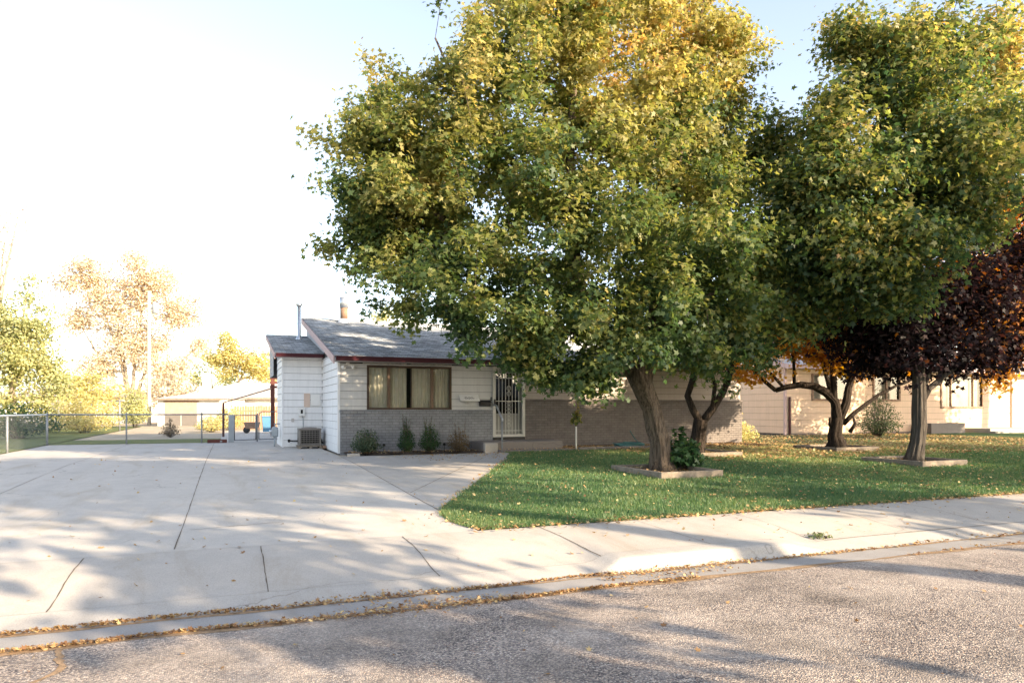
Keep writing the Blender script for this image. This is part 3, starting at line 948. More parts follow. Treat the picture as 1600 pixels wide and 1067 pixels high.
# scroll work in the middle panel
cxm = (x0 + x1) / 2
for k in range(7):
    zc = .72 + k * .118
    for sg in (-1, 1):
        pts = [(cxm + sg * (.015 + .055 * math.sin(a)), -.078, zc + .055 * (1 - math.cos(a)) ) for a in np.linspace(0, 5.2, 12)]
        bars.tube(pts, .0055, 5)
for k in range(2):
    zc = 1.72 + k * .17
    for sg in (-1, 1):
        pts = [(cxm + sg * (.012 + .06 * math.sin(a)), -.078, zc + .07 * (1 - math.cos(a))) for a in np.linspace(0, 5.2, 12)]
        bars.tube(pts, .006, 5)
bars.build('bars', M['iron'], secd)
hd = MB(); hd.box((x0 + .0, -.135, 1.42), (x0 + .05, -.11, 1.60), 0, .006); hd.tube([(x0 + .025, -.11, 1.48), (x0 + .025, -.17, 1.48), (x0 + .13, -.17, 1.48)], .011, 8); hd.build('handle', M['black'], secd)
tm = MB(); tm.box((x0 - .01, -.14, z0 - .05), (x1 + .01, .08, z0 + .03)); tm.build('threshold', M['black'], H)
# roofs
def slab(mb, x0, x1, y0, z0, y1, z1, th):
    vs = [(x0,y0,z0),(x1,y0,z0),(x1,y1,z1),(x0,y1,z1),(x0,y0,z0-th),(x1,y0,z0-th),(x1,y1,z1-th),(x0,y1,z1-th)]
    mb.add(vs, [(0,1,2,3),(7,6,5,4),(0,4,5,1),(1,5,6,2),(2,6,7,3),(3,7,4,0)])
def roof_courses(mb, x0, x1, y0, y1, zf, rr):
    """Shingle courses, each lapped a little over the one below with a slightly uneven butt edge."""
    y = y0; c = .145
    while y < y1 - .01:
        t = min(y + c, y1); n = max(2, int((x1 - x0) / .33)); vs = []
        for i in range(n + 1):
            x = lerp(x0, x1, i / n); j = rr.uniform(0, .012)
            vs += [(x, y - j, zf(y) + .020), (x, t, zf(t) + .002), (x, y - j, zf(y) - .004)]
        mb.add(vs, [q for i in range(n) for q in ((3*i, 3*i+3, 3*i+4, 3*i+1), (3*i+2, 3*i+5, 3*i+3, 3*i))])
        y = t
rf = MB(); slab(rf, -.20, LEN + .3, EY, EZ - .006, RY, RZ - .006, .10)
roof_courses(rf, -.215, LEN + .315, EY - .03, RY + .02, roof_z, random.Random(3))
rf.box((-.21, RY - .02, RZ - .1), (LEN + .31, RY + .10, RZ + .025))
roof = rf.build('roof', M['shingle'], H)
ar = MB(); slab(ar, -1.574, -.02, 3.3, 3.144, RY, 4.284, .10)
roof_courses(ar, -1.59, -.005, 3.27, RY + .02, aroof_z, random.Random(4))
ar.build('side_roof', M['shingle'], H)
gm = MB()
def gutter(mb, x0, x1, y, ztop, hgt=.13):
    prof = [(0, 0), (-.11, 0), (-.115, -.02), (-.10, -.045), (-.085, -.09), (-.08, -hgt), (0, -hgt)]
    n = len(prof)
    vs = [(x0, y + a, ztop + b) for a, b in prof] + [(x1, y + a, ztop + b) for a, b in prof]
    fs = [(i, i+1, n+i+1, n+i) for i in range(n-1)] + [tuple(range(n))[::-1], tuple(range(n, 2*n))]
    mb.add(vs, fs)
gutter(gm, -.17, LEN + .27, EY - .003, EZ - .015, .135)
gutter(gm, -1.56, -.045, 3.297, 3.135, .125)
gm.build('gutter', M['maroon'], H)
fm = MB()
def rake(mb, x, zf, y0, y1, hgt, th=.03):
    vs = []
    for xx in (x - th, x):
        vs += [(xx, y0, zf(y0) - .012), (xx, y1, zf(y1) - .012), (xx, y1, zf(y1) - hgt), (xx, y0, zf(y0) - hgt)]
    mb.add(vs, [(0,1,2,3),(7,6,5,4),(0,4,5,1),(1,5,6,2),(2,6,7,3),(3,7,4,0)])
for a in ((-.202, roof_z, EY, RY, .235), (LEN + .335, roof_z, EY, RY, .235), (-1.576, aroof_z, 3.3, RY, .20)):
    fm = MB(); rake(fm, *a); fm.build('rake_board', M['rake'], H)
sf = MB()
sf.quad((-.2, EY, 2.672), (LEN + .3, EY, 2.672), (LEN + .3, 0, 2.672), (-.2, 0, 2.672))
sf.quad((-.2, 0, roof_z(0) - .235), (-.0, 0, roof_z(0) - .235), (-.0, RY, roof_z(RY) - .235), (-.2, RY, roof_z(RY) - .235))
sf.box((-.2, EY + .0, 2.672), (LEN + .3, EY + .02, 2.70))
sf.quad((-1.57, 3.3, 3.012), (-.02, 3.3, 3.012), (-.02, 3.8, 3.012), (-1.57, 3.8, 3.012))
sf.quad((-1.57, 3.8, aroof_z(3.8) - .20), (-1.31, 3.8, aroof_z(3.8) - .20), (-1.31, RY, aroof_z(RY) - .20), (-1.57, RY, aroof_z(RY) - .20))
sf.poly([(-.2, EY, 2.672), (-.2, EY, 2.76), (-.2, .35, 2.82), (-.2, .05, 2.672)])
sf.build('soffit', M['soffit'], H)
# gable wall above the side wing, and side wing walls
gw = MB()
gw.poly([(-.012, 3.35, aroof_z(3.35) - .02), (-.012, RY, aroof_z(RY) - .02), (-.012, RY, roof_z(RY) - .24), (-.012, 3.35, roof_z(3.35) - .24)])
gw.poly([(-1.45, 6.45, 2.54), (-1.45, RY, 2.54), (-1.45, RY, aroof_z(RY) - .12), (-1.45, 6.45, aroof_z(6.45) - .12)])
gw.quad((-1.45, RY, 2.54), (0, RY, 2.54), (0, RY, aroof_z(RY) - .1), (-1.45, RY, aroof_z(RY) - .1))
gw.poly([(-1.325, 3.84, 3.06), (-1.325, 6.44, 3.06), (-1.325, 6.44, aroof_z(6.44) - .10), (-1.325, 3.84, aroof_z(3.84) - .10)])
gw.build('gable_panel', M['gable'], H)
aw = MB()
siding(aw, 'x', 3.8, -1.306, -.022, -.02, 3.02, -1, zref=.02)
aw.build('siding', M['siding'], H); aw = MB(); aw.box((-1.33, 3.77, -.02), (-1.28, 3.83, 3.01)); aw.build('corner_board', M['siding'], H)
aw = MB(); siding(aw, 'y', -1.306, 3.83, 6.42, -.02, 3.1, -1, zref=.02)
aw.build('side_siding', M['siding'], H)
aw = MB(); aw.box((-1.302, 3.804, -.1), (-.005, 6.42, 3.1)); aw.build('side_wing', M['sheathing'], H)
# flues
fl = MB(); fl.lathe((-.44, 7.5, 3.9), [(.15, 0), (.15, .08), (.085, .22), (.07, .24), (.07, 1.42), (.06, 1.42)], 14)
fl.lathe((-.44, 7.5, 5.30), [(.09, 0), (.105, .04), (.105, .10), (.05, .11)], 14)
for sg in (-1, 1): fl.box((-.44 + sg*.105 - .012, 7.40, 5.34), (-.44 + sg*.105 + .012, 7.60, 5.52))
fl.build('vent_pipe', M['galv'], roof)
fl = MB(); fl.lathe((1.36, 8.0, 4.68), [(.27, 0), (.27, .07), (.19, .26), (.175, .27)], 18); ff = fl.build('flue', M['white'], roof)
fl = MB(); fl.lathe((1.36, 8.0, 4.95), [(.155, 0), (.155, .45), (.15, .45)], 18); fl.build('flue_band', M['rust'], roof)
fl = MB(); fl.lathe((1.36, 8.0, 5.40), [(.175, 0), (.175, .43), (.15, .43), (.15, .38)], 18); fl.build('flue_cap', M['galv'], roof)

# things fixed to or standing by the house
t = empty('floodlight', (.25, -.10, 2.60), "white twin head floodlight under the eave by the house corner", 'floodlight')
mb = MB(); mb.lathe((.25, -.08, 2.585), [(.05, 0), (.055, .03), (.05, .07)], 12); mb.tube([(.25, -.08, 2.60), (.17, -.14, 2.56)], .018, 7); mb.tube([(.25, -.08, 2.60), (.36, -.15, 2.57)], .018, 7)
mb.build('base', M['white'], t)
for (a, b) in (((.18, -.13, 2.57), (.10, -.22, 2.50)), ((.34, -.14, 2.58), (.42, -.23, 2.50))):
    mb = MB(); a_, b_ = np.array(a), np.array(b)
    mb.tube([a_, a_ + (b_-a_)*.3, a_ + (b_-a_)*.7, b_], [.03, .045, .065, .07], 12); mb.build('lamp_head', M['white'], t)

t = empty('air_conditioner', (-.5, 3.2, 0), "square taupe air conditioner condenser on a wooden pallet beside the white siding", 'air conditioner')
mb = MB()
cx0, cx1, cy0, cy1 = -.86, -.17, 2.78, 3.45
mb.box((cx0, cy0, .10), (cx1, cy1, .15), 0, .012); mb.box((cx0 - .01, cy0 - .01, .60), (cx1 + .01, cy1 + .01, .66), 0, .015)
for (a, b) in ((cx0, cy0), (cx1 - .05, cy0), (cx0, cy1 - .05), (cx1 - .05, cy1 - .05)): mb.box((a, b, .15), (a + .05, b + .05, .60))
mb.build('housing', M['ac'], t)
mb = MB(); mb.box((cx0 + .04, cy0 + .04, .15), (cx1 - .04, cy1 - .04, .60)); mb.build('coil', M['dark'], t)
mb = MB()
for k in range(12):
    xx = lerp(cx0 + .05, cx1 - .05, (k + .5) / 12); mb.tube([(xx, cy0 + .008, .15), (xx, cy0 + .008, .60)], .006, 5)
    yy = lerp(cy0 + .05, cy1 - .05, (k + .5) / 12); mb.tube([(cx0 + .008, yy, .15), (cx0 + .008, yy, .60)], .006, 5)
for k in range(7):
    zz = lerp(.17, .58, k / 6); mb.box((cx0 + .05, cy0 + .004, zz - .006), (cx1 - .05, cy0 + .016, zz + .006)); mb.box((cx0 + .004, cy0 + .05, zz - .006), (cx0 + .016, cy1 - .05, zz + .006))
mb.build('grille', M['ac'], t)
mb = MB(); mb.lathe(((cx0+cx1)/2, (cy0+cy1)/2, .66), [(.26, 0), (.24, .02), (.05, .028)], 20); mb.build('fan_guard', M['ac'], t)
t2 = empty('pallet', (-.5, 3.1, 0), "low wooden pallet under the air conditioner condenser", 'pallet')
mb = MB()
for yy in (2.72, 2.98, 3.24): mb.box((cx0 - .05, yy, .066), (cx1 + .05, yy + .2, .094))
mb.build('deck_board', M['timber'], t2)
mb = MB()
for xx in (cx0 - .03, -.55, cx1 - .05): mb.box((xx, 2.70, .0), (xx + .08, 3.46, .064))
mb.build('runner', M['timber'], t2)
t = empty('disconnect_box', (-.70, 3.77, 1.1), "small grey electrical disconnect box on the siding above the condenser", 'electrical box')
mb = MB(); mb.box((-.80, 3.66, 1.05), (-.60, 3.775, 1.34), 0, .012); mb.build('box', M['white'], t)
mb = MB(); mb.box((-.735, 3.645, 1.14), (-.665, 3.66, 1.27)); mb.build('handle', M['black'], t)
mb = MB(); mb.tube([(-.66, 3.72, 1.05), (-.65, 3.74, .85), (-.64, 3.72, .62), (-.60, 3.55, .50)], .016, 8); mb.build('conduit', M['grey'], t)
t = empty('wall_panel', (-.40, 3.77, 1.75), "square white cover panel with a peach patch beside it on the side wing wall", 'panel')
mb = MB(); mb.box((-.40, 3.735, 1.40), (-.08, 3.778, 1.80), 0, .008); mb.build('cover', M['white'], t)
mb = MB(); mb.box((-.62, 3.760, 1.36), (-.42, 3.779, 1.83)); mb.build('patch', M['panelpaint'], t)
t = empty('outlet', (-.98, 3.77, .9), "little weathered outlet cover low on the side wing wall", 'outlet')
mb = MB(); mb.box((-1.03, 3.75, .86), (-.94, 3.778, .98), 0, .006); mb.build('cover', M['soffit'], t)
mb = MB(); mb.box((-1.01, 3.742, .93), (-.96, 3.75, .965)); mb.build('flap', M['soffit'], t)
t = empty('pipe_line', (-.1, 3.3, .1), "dark insulated pipe running from the condenser along the wall foot", 'pipe')
mb = MB(); mb.tube([(-.14, 3.0, .20), (-.07, 3.1, .16), (-.06, 3.4, .14), (-.08, 3.74, .30)], .03, 8); mb.build('hose', M['black'], t)
mb = MB(); mb.tube([(cx0, 3.35, .22), (-1.0, 3.45, .22), (-1.12, 3.6, .23)], .022, 8); mb.lathe((-1.12, 3.6, .18), [(.03, 0), (.045, .03), (.045, .09), (.02, .10)], 10); mb.build('tap', M['black'], t)
t = empty('plank', (-.12, 2.7, 0), "short dark wooden block beside the air conditioner", 'plank')
mb = MB(); mb.box((-.14, 2.50, .0), (-.03, 2.95, .09), 0, .01); mb.build('board', M['rust'], t)
t = empty('gas_meter', (-1.52, 4.6, 0), "grey gas meter on a short standpipe at the left corner of the house", 'gas meter')
mb = MB(); mb.box((-1.62, 4.45, .32), (-1.40, 4.78, .62), 0, .04); mb.lathe((-1.51, 4.6, .60), [(.10, 0), (.11, .03), (.08, .07), (.02, .09)], 12); mb.build('body', M['grey'], t)
mb = MB(); mb.tube([(-1.52, 4.55, -.02), (-1.52, 4.55, .34)], .028, 9); mb.build('riser_pipe', M['grey'], t)
mb = MB(); mb.tube([(-1.50, 4.72, .6), (-1.50, 4.72, .78), (-1.34, 4.72, .78)], .022, 8); mb.build('outlet_pipe', M['grey'], t)
mb = MB(); mb.lathe((-1.64, 4.52, .52), [(.0, -.06), (.055, -.05), (.06, 0), (.055, .05), (0, .06)], 12); mb.build('regulator', M['galv'], t)

t = empty('mailbox', (4.0, -.1, 1.6), "white mailbox with a sloping lid and black lettering beside the window", 'mailbox', 'mailboxes by the front door')
mb = MB()
mb.add([(3.72, -.02, 1.53), (4.30, -.02, 1.53), (4.30, -.16, 1.53), (3.72, -.16, 1.53), (3.72, -.02, 1.73), (4.30, -.02, 1.73), (4.30, -.17, 1.56), (3.72, -.17, 1.56)],
       [(0,1,2,3),(4,7,6,5),(3,2,6,7),(0,4,5,1),(1,5,6,2),(0,3,7,4)])
mb.build('box', M['cream'], t)
mb = MB()
mb.add([(3.69, -.02, 1.745), (4.33, -.02, 1.745), (4.33, -.20, 1.545), (3.69, -.20, 1.545), (3.69, -.02, 1.735), (4.33, -.02, 1.735), (4.33, -.195, 1.535), (3.69, -.195, 1.535)],
       [(0,3,2,1),(4,5,6,7),(0,1,5,4),(2,3,7,6),(1,2,6,5),(0,4,7,3)])
mb.build('lid', M['white'], t)
mb = MB()   # the faint marks that can be made out on the lid: a crest-like loop and two rows of small letters
def lid(x, q): return (x, lerp(-.024, -.204, q), lerp(1.7505, 1.5505, q) + .003)
rr = random.Random(2)
def stroke(xa, qa, xb, qb, wd=.012):
    a, b = lid(xa, qa), lid(xb, qb)
    mb.quad(lid(xa, qa - wd/.27), lid(xa, qa + wd/.27), lid(xb, qb + wd/.27), lid(xb, qb - wd/.27))
x = 3.86
while x < 4.15:
    wv = rr.uniform(.012, .026); stroke(x, .66 + rr.uniform(-.04, .04), x + wv, .66 + rr.uniform(-.04, .04), .014); x += wv + .006
mb.build('lettering', M['black'], t); mb = MB()
x = 3.98
while x < 4.12:
    wv = rr.uniform(.01, .02); stroke(x, .42 + rr.uniform(-.04, .04), x + wv, .42 + rr.uniform(-.04, .04), .009); x += wv + .008
stroke(3.84, .60, 3.90, .40, .008); stroke(3.90, .40, 3.94, .58, .008)
mb.build('lettering', M['black'], t)
mb = MB(); mb.tube([(3.88, -.06, 1.53), (3.88, -.10, 1.45), (3.97, -.10, 1.45), (3.97, -.06, 1.53)], .010, 6); mb.build('newspaper_hook', M['soffit'], t)
t = empty('mailbox', (4.53, -.1, 1.4), "black letterbox hanging between the white mailbox and the front door", 'mailbox', 'mailboxes by the front door')
mb = MB(); mb.box((4.36, -.13, 1.385), (4.72, -.02, 1.50), 0, .01); mb.build('box', M['black'], t)
mb = MB(); mb.add([(4.34, -.02, 1.575), (4.74, -.02, 1.575), (4.74, -.15, 1.50), (4.34, -.15, 1.50), (4.34, -.15, 1.485), (4.74, -.15, 1.485), (4.34, -.02, 1.51), (4.74, -.02, 1.51)], [(0,3,2,1), (3,4,5,2), (0,6,4,3), (1,2,5,7), (6,7,5,4)])
mb.build('lid', M['black'], t)
t = empty('doorbell', (4.77, -.03, 1.6), "tiny black doorbell just left of the security door", 'doorbell')
mb = MB(); mb.box((4.745, -.045, 1.57), (4.795, -.02, 1.67), 0, .006); mb.build('plate', M['black'], t)
mb = MB(); mb.lathe((4.77, -.05, 1.61), [(.012, 0), (.012, .02)], 8); mb.build('button', M['white'], t)

# front steps, handrails
t = empty('front_steps', (5.4, -.8, 0), "two broad concrete steps below the white security door", 'steps')
mb = MB(); mb.box((4.08, -1.20, -.15), (6.72, -.078, .30), 0, .015); mb.build('landing', M['step'], t)
mb = MB(); mb.box((4.50, -1.56, -.15), (7.0, -1.203, .06), 0, .012); mb.build('tread', M['step'], t)
mb = MB(); mb.box((4.08, -1.36, -.15), (4.495, -1.203, .27), 0, .015); mb.build('side_block', M['walk'], t)
t = empty('handrail', (4.52, -1.63, 0), "grey pipe handrail sloping up to the wall at the left of the steps", 'handrail', 'handrails of the front steps')
mb = MB(); mb.tube([(4.52, -1.63, -.05), (4.52, -1.63, .97)], .024, 10); mb.build('post', M['steel_post'], t)
mb = MB(); mb.tube([(4.52, -1.66, .93), (4.54, -1.60, .99), (4.80, -.45, 1.36), (4.82, -.36, 1.40), (4.82, -.115, 1.42)], .028, 10); mb.build('rail', M['galv'], t)
t = empty('handrail', (6.98, -1.63, 0), "white pipe handrail post wrapped by a leafy sprig at the right of the steps", 'handrail', 'handrails of the front steps')
mb = MB(); mb.tube([(6.98, -1.63, -.05), (6.98, -1.63, 1.05)], .024, 10); mb.build('post', M['white'], t)
mb = MB(); mb.tube([(6.98, -1.67, 1.02), (6.98, -1.63, 1.07), (6.97, -1.50, 1.10), (6.965, -1.36, 1.13)], .026, 10); mb.build('rail', M['white'], t)

# planting beds by the house
tag(sheet('bed_soil', lambda s, d: .018 + .02 * math.sin(s * 7 + d * 5), lin(.12, 4.07, 24), lin(-1.5, -.08, 8), M['soil']), kind='structure')
tag(sheet('wall_bed_soil', lambda s, d: .03 + .02 * math.sin(s * 5 + d * 7), lin(6.74, 15.1, 40), lin(-1.55, -.08, 8), M['soil']), kind='structure')
t = tag(MB().box((7.05, -1.72, -.06), (10.9, -1.60, .11), 0, .012).build('bed_edging', M['step']), "low concrete edging between the lawn and the bed right of the steps", 'edging')
t = tag(MB().box((.0, -1.62, -.04), (.34, -1.53, .07), 0, .012).build('edging_block', M['kerb']), "short pale concrete block at the corner of the front flower bed", 'block')
t = empty('garden_hose', (9.3, -1.1, 0), "teal garden hose coiled on the ground against the brick wall", 'hose')
mb = MB()
pts = []
for k in range(150):
    a = k / 150 * 2 * math.pi * 5.3; r_ = .36 + .06 * math.sin(k * .7)
    pts.append((9.2 + r_ * 1.4 * math.cos(a), -1.05 + r_ * .8 * math.sin(a), .06 + .012 * (a / 6.28) * 2 + .01 * math.sin(k * .9)))
mb.tube(pts, .017, 7); mb.build('coil', M['teal'], t)
mb = MB(); mb.tube([pts[0], (9.9, -.7, .08), (9.9, -.3, .3), (9.85, -.09, .55)], .015, 7); mb.build('feed_end', M['teal'], t)

# ------------------------------------------------------------------ shrubs
def shrub(name, label, c, rx, rz, n, mat, lsize=.05, spikes=0, seed=1, group=None, shape=OVAL, flat=.9, stems=9, cat='shrub', stemmat='bark', dense=.5):
    rng = np.random.default_rng(seed); root = empty(name, c, label, cat, group)
    mb = MB(); P = []
    for k in range(stems * 3):
        d = unit(rng.normal(size=(1, 3)))[0]; d[2] = abs(d[2]) * .8 + .35; d /= np.linalg.norm(d)
        e = np.array([c[0] + d[0]*rx*.85, c[1] + d[1]*rx*.85, c[2] + rz*.12 + d[2]*rz*.8])
        b = np.array([c[0] + d[0]*rx*.1, c[1] + d[1]*rx*.1, c[2] - .02])
        mid = (b + e) / 2 + rng.normal(size=3) * rx * .08
        mb.tube([b, mid, e], [.012, .008, .003], 5)
    for k in range(spikes):
        a = rng.random() * 6.28; r = rx * .5 * rng.random()
        b = np.array([c[0] + r*math.cos(a), c[1] + r*math.sin(a), c[2] + rz*.6]); e = b + np.array([rng.normal()*.05, rng.normal()*.05, rz*.30 + rz*.45*rng.random()])
        mb.tube([b, e], [.006, .003], 4)
        u = rng.random(26)[:, None]; P.append(b + (e - b) * u + rng.normal(size=(26, 3)) * .028)
    mb.build('stem', M[stemmat], root)
    d = unit(rng.normal(size=(n, 3))); r = rng.random(n) ** dense
    bump_ = 1 + .16 * smoothnoise(d, 4.0, seed)
    dz = np.where(d[:, 2] > 0, rz * .64, rz * .34); q = d * (r * bump_)[:, None]
    q = np.column_stack([q[:, 0] * rx * np.where(d[:, 2] < 0, 1.12, 1), q[:, 1] * rx * np.where(d[:, 2] < 0, 1.12, 1), q[:, 2] * dz * flat]) + np.array([c[0], c[1], c[2] + rz * .36])
    q = q[q[:, 2] > c[2] + .01]
    P.append(q); P = np.concatenate(P); m = len(P)
    N = (P - np.array(c) - np.array([0, 0, rz*.4])) * .8 + rng.normal(size=(m, 3)) * .5 * rx + np.array([0, 0, .3 * rx])
    tt = .35 + .25 * smoothnoise(P, 6, seed) + .2 * rng.normal(size=m) + .25 * (P[:, 2] - c[2]) / rz
    scatter_mesh('foliage', P, N, lsize * (.6 + .7 * rng.random(m)), tt, shape, M[mat], root, None, rng)
    return root
g_ = 'shrubs under the front window'
shrub('shrub', "rounded grey green shrub at the left end of the flower bed", (.62, -1.0, .0), .42, .80, 2800, 'shrub_grey', .05, 0, 3, g_)
shrub('shrub', "narrow dark green shrub with tall upright shoots below the window middle", (1.82, -.85, .0), .26, .86, 2300, 'shrub', .045, 14, 4, g_)
shrub('shrub', "bushy dark green shrub with upright shoots below the window right", (2.52, -.85, .0), .33, .84, 2700, 'shrub', .045, 14, 5, g_)
shrub('shrub', "brown half dry rounded shrub between the green shrubs and the steps", (3.42, -.85, .0), .36, .74, 1700, 'dry', .04, 3, 6, g_, dense=.4)
# little dark lamps in the bed
for i, (x, y) in enumerate(((1.22, -.55), (3.0, -.75))):
    t = empty('path_light', (x, y, .0), ("small black garden light on a stake between the two leftmost bed shrubs", "small black garden light on a stake left of the brown dry shrub")[i], 'garden light', 'garden lights in the flower bed')
    mb = MB(); mb.tube([(x, y, -.02), (x, y, .20)], .008, 6); mb.build('stake', M['black'], t)
    mb = MB(); mb.lathe((x, y, .20), [(.02, 0), (.045, .02), (.04, .06), (.01, .08)], 10); mb.build('lamp', M['black'], t)
# yellow shrub at the end of the house, big dry bush by the neighbour's wall
shrub('shrub', "small yellow green shrub in sun at the right end of the brick wall", (15.7, 1.6, -.02), .85, 1.0, 2200, 'far_yellow', .08, 4, 7, dense=.4)
p_ = W(1372, 683, 33.0)
shrub('shrub', "large twiggy olive bush against the neighbour's siding", (p_[0], p_[1], -.02), 1.0, 2.0, 2600, 'shrub_yellow', .09, 10, 8, dense=.35, stems=24, stemmat='bark')
shrub('shrub', "leafy green maple suckers growing at the big maple's foot inside the timber bed", (6.40, -8.0, -.05), .46, .78, 800, 'shrub', .12, 4, 9, shape=MAPLE)

# ------------------------------------------------------------------ timber beds round the trees
def tree_bed(label, x0, x1, y0, y1):
    z = yard_z((y0 + y1) / 2) - .02; t = empty('timber_bed', ((x0+x1)/2, (y0+y1)/2, z), label, 'planter bed', 'timber edged beds round the trees')
    h = .15; w_ = .09
    for (a, b) in (((x0, y0), (x1, y0 + w_)), ((x0, y1 - w_), (x1, y1)), ((x0, y0 + w_ + .004), (x0 + w_, y1 - w_ - .004)), ((x1 - w_, y0 + w_ + .004), (x1, y1 - w_ - .004))):
        mb = MB(); mb.box((a[0], a[1], z - .05), (b[0], b[1], z + h), 0, .01); mb.build('timber', M['timber'], t)
    mb = MB(); mb.quad((x0 + w_, y0 + w_, z + .06), (x1 - w_, y0 + w_, z + .06), (x1 - w_, y1 - w_, z + .06), (x0 + w_, y1 - w_, z + .06)); mb.build('soil', M['soil'], t)
tree_bed("weathered timber bed round the leaning big maple trunk nearest the sidewalk", 5.02, 6.55, -9.15, -7.15)
tree_bed("weathered timber bed round the dark V forked tree by the house", 8.7, 10.3, -5.3, -3.3)
tree_bed("weathered timber bed round the low many branched tree", 14.3, 16.1, -4.8, -3.0)
tree_bed("weathered timber bed round the straight grey trunk at the right", 12.6, 14.2, -9.0, -7.2)

# ------------------------------------------------------------------ the front yard trees
def L(px, py, dep, rx, ry, rz): return (W(px, py, dep), (rx, ry, rz))
G1 = 'autumn trees in the front lawn'
# 1: the big maple
b1 = np.array([5.9, -7.9, yard_z(-7.9) - .05])
D1 = depth_of(b1[0], b1[1])
limbs = [
    ([b1, W(1030, 690, D1), W(1018, 640, D1), W(1004, 604, D1 - .1), W(990, 575, D1 - .15)], [.25, .208, .196, .222, .22], None),
    ([W(990, 578, D1 - .15), W(945, 530, D1 - .2), W(905, 455, D1 - .2), W(890, 330, D1), W(893, 200, D1 + .2), W(900, 60, D1 + .5), W(930, -80, D1 + .8)], [.20, .17, .14, .105, .08, .06, .03], 1),
    ([W(1004, 600, D1 - .1), W(1016, 540, D1 + .2), W(1030, 440, D1 + .5), W(1050, 300, D1 + 1), W(1080, 140, D1 + 1.8), W(1100, 0, D1 + 2)], [.19, .15, .12, .09, .06, .03], 1),
    ([W(925, 495, D1 - .2), W(850, 440, D1 - .7), W(740, 380, D1 - .9), W(640, 300, D1 - .6), W(580, 210, D1)], [.12, .09, .07, .05, .025], 1),
    ([W(892, 330, D1), W(800, 250, D1), W(720, 150, D1 + .2), W(680, 60, D1 + .5)], [.08, .06, .04, .02], 1),
    ([W(945, 530, D1 - .2), W(900, 520, D1 - 1.0), W(840, 500, D1 - 1.6), W(760, 480, D1 - 2)], [.09, .06, .045, .02], 1),
    ([W(1020, 520, D1 + .2), W(1080, 480, D1 - .6), W(1140, 440, D1 - 1.0)], [.08, .055, .025], 1),
]
lobes = [L(625, 300, 15.6, 1.9, 2.1, 2.2), L(595, 150, 16.5, .75, .9, 1.1), L(655, 190, 16, 1.2, 1.3, 1.3), L(565, 400, 15.4, .8, 1.1, .9), L(760, 250, 15.3, 2.2, 2.5, 2.5),
         L(735, 440, 14.6, 2.1, 1.9, 1.5), L(800, 90, 16, 1.7, 2.3, 2.4), L(960, 110, 16.6, 2.3, 2.5, 2.6), L(1085, 85, 18, 2.0, 2.1, 2.0),
         L(930, 330, 15.0, 2.5, 2.6, 2.4), L(890, 500, 14.4, 2.0, 1.8, 1.25), L(1060, 430, 15.2, 2.1, 2.2, 1.9), L(1110, 520, 16, 1.2, 1.5, .8),
         L(980, -80, 17, 2.6, 2.5, 1.6), L(1140, 290, 16.3, 1.1, 1.6, 1.4), L(780, 535, 14.6, .75, .8, .32), L(940, 580, 14.2, .9, .8, .45), L(850, 590, 15.3, .6, .7, .25), L(822, 562, 14.4, .5, .6, .30), L(905, 598, 14.4, .6, .7, .22), L(1030, 535, 13.9, .9, .7, .45), L(1075, 570, 15, .7, .8, .35), L(690, 500, 14.6, .9, 1, .45), L(1150, 480, 15.6, .9, 1.2, 1.0), L(1180, 380, 16, .9, 1.2, 1.2), L(870, -40, 16.5, 2.2, 2.2, 1.4), L(1010, 230, 16.2, 2.2, 2.2, 2.0), L(1165, 105, 18, .8, 1.2, 1.3),
         L(872, 592, 14.6, .8, .8, .26), L(930, 600, 14.3, .7, .8, .26), L(1070, 560, 14.6, .9, .8, .45), L(1140, 560, 15.6, .8, .9, .5), L(585, 290, 15.6, .9, 1.2, 1.5), L(620, 300, 15.0, 1.6, 1.5, 1.8), L(620, 420, 15.0, 1.2, 1.2, .9),
         L(830, 545, 14.6, .9, .9, .6), L(1000, 520, 14.0, 1.3, 1.0, .9),
         L(600, 95, 16.4, .22, .3, .55), L(578, 150, 16.4, .22, .3, .5), L(655, 110, 16.2, .22, .3, .55), L(562, 200, 16, .35, .5, .5)]
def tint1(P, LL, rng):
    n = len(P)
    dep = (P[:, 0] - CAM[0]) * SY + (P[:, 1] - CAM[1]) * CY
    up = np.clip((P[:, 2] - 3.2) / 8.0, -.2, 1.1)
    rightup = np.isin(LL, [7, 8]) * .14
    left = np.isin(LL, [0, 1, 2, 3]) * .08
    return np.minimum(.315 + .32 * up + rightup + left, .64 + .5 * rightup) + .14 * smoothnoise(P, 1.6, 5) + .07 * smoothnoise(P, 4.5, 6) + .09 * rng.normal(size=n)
sp = np.array([6.9, -1.75, 1.15])
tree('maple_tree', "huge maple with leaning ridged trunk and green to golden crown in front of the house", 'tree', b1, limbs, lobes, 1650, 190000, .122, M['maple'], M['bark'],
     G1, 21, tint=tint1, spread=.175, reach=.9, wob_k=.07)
# the sprig on the right handrail
t = shrub('leafy_sprig', "green maple sprig drooping over the right handrail post", (6.93, -1.72, .78), .17, .50, 95, 'maple', .12, 2, 12, shape=MAPLE, stems=3, cat='sprig')

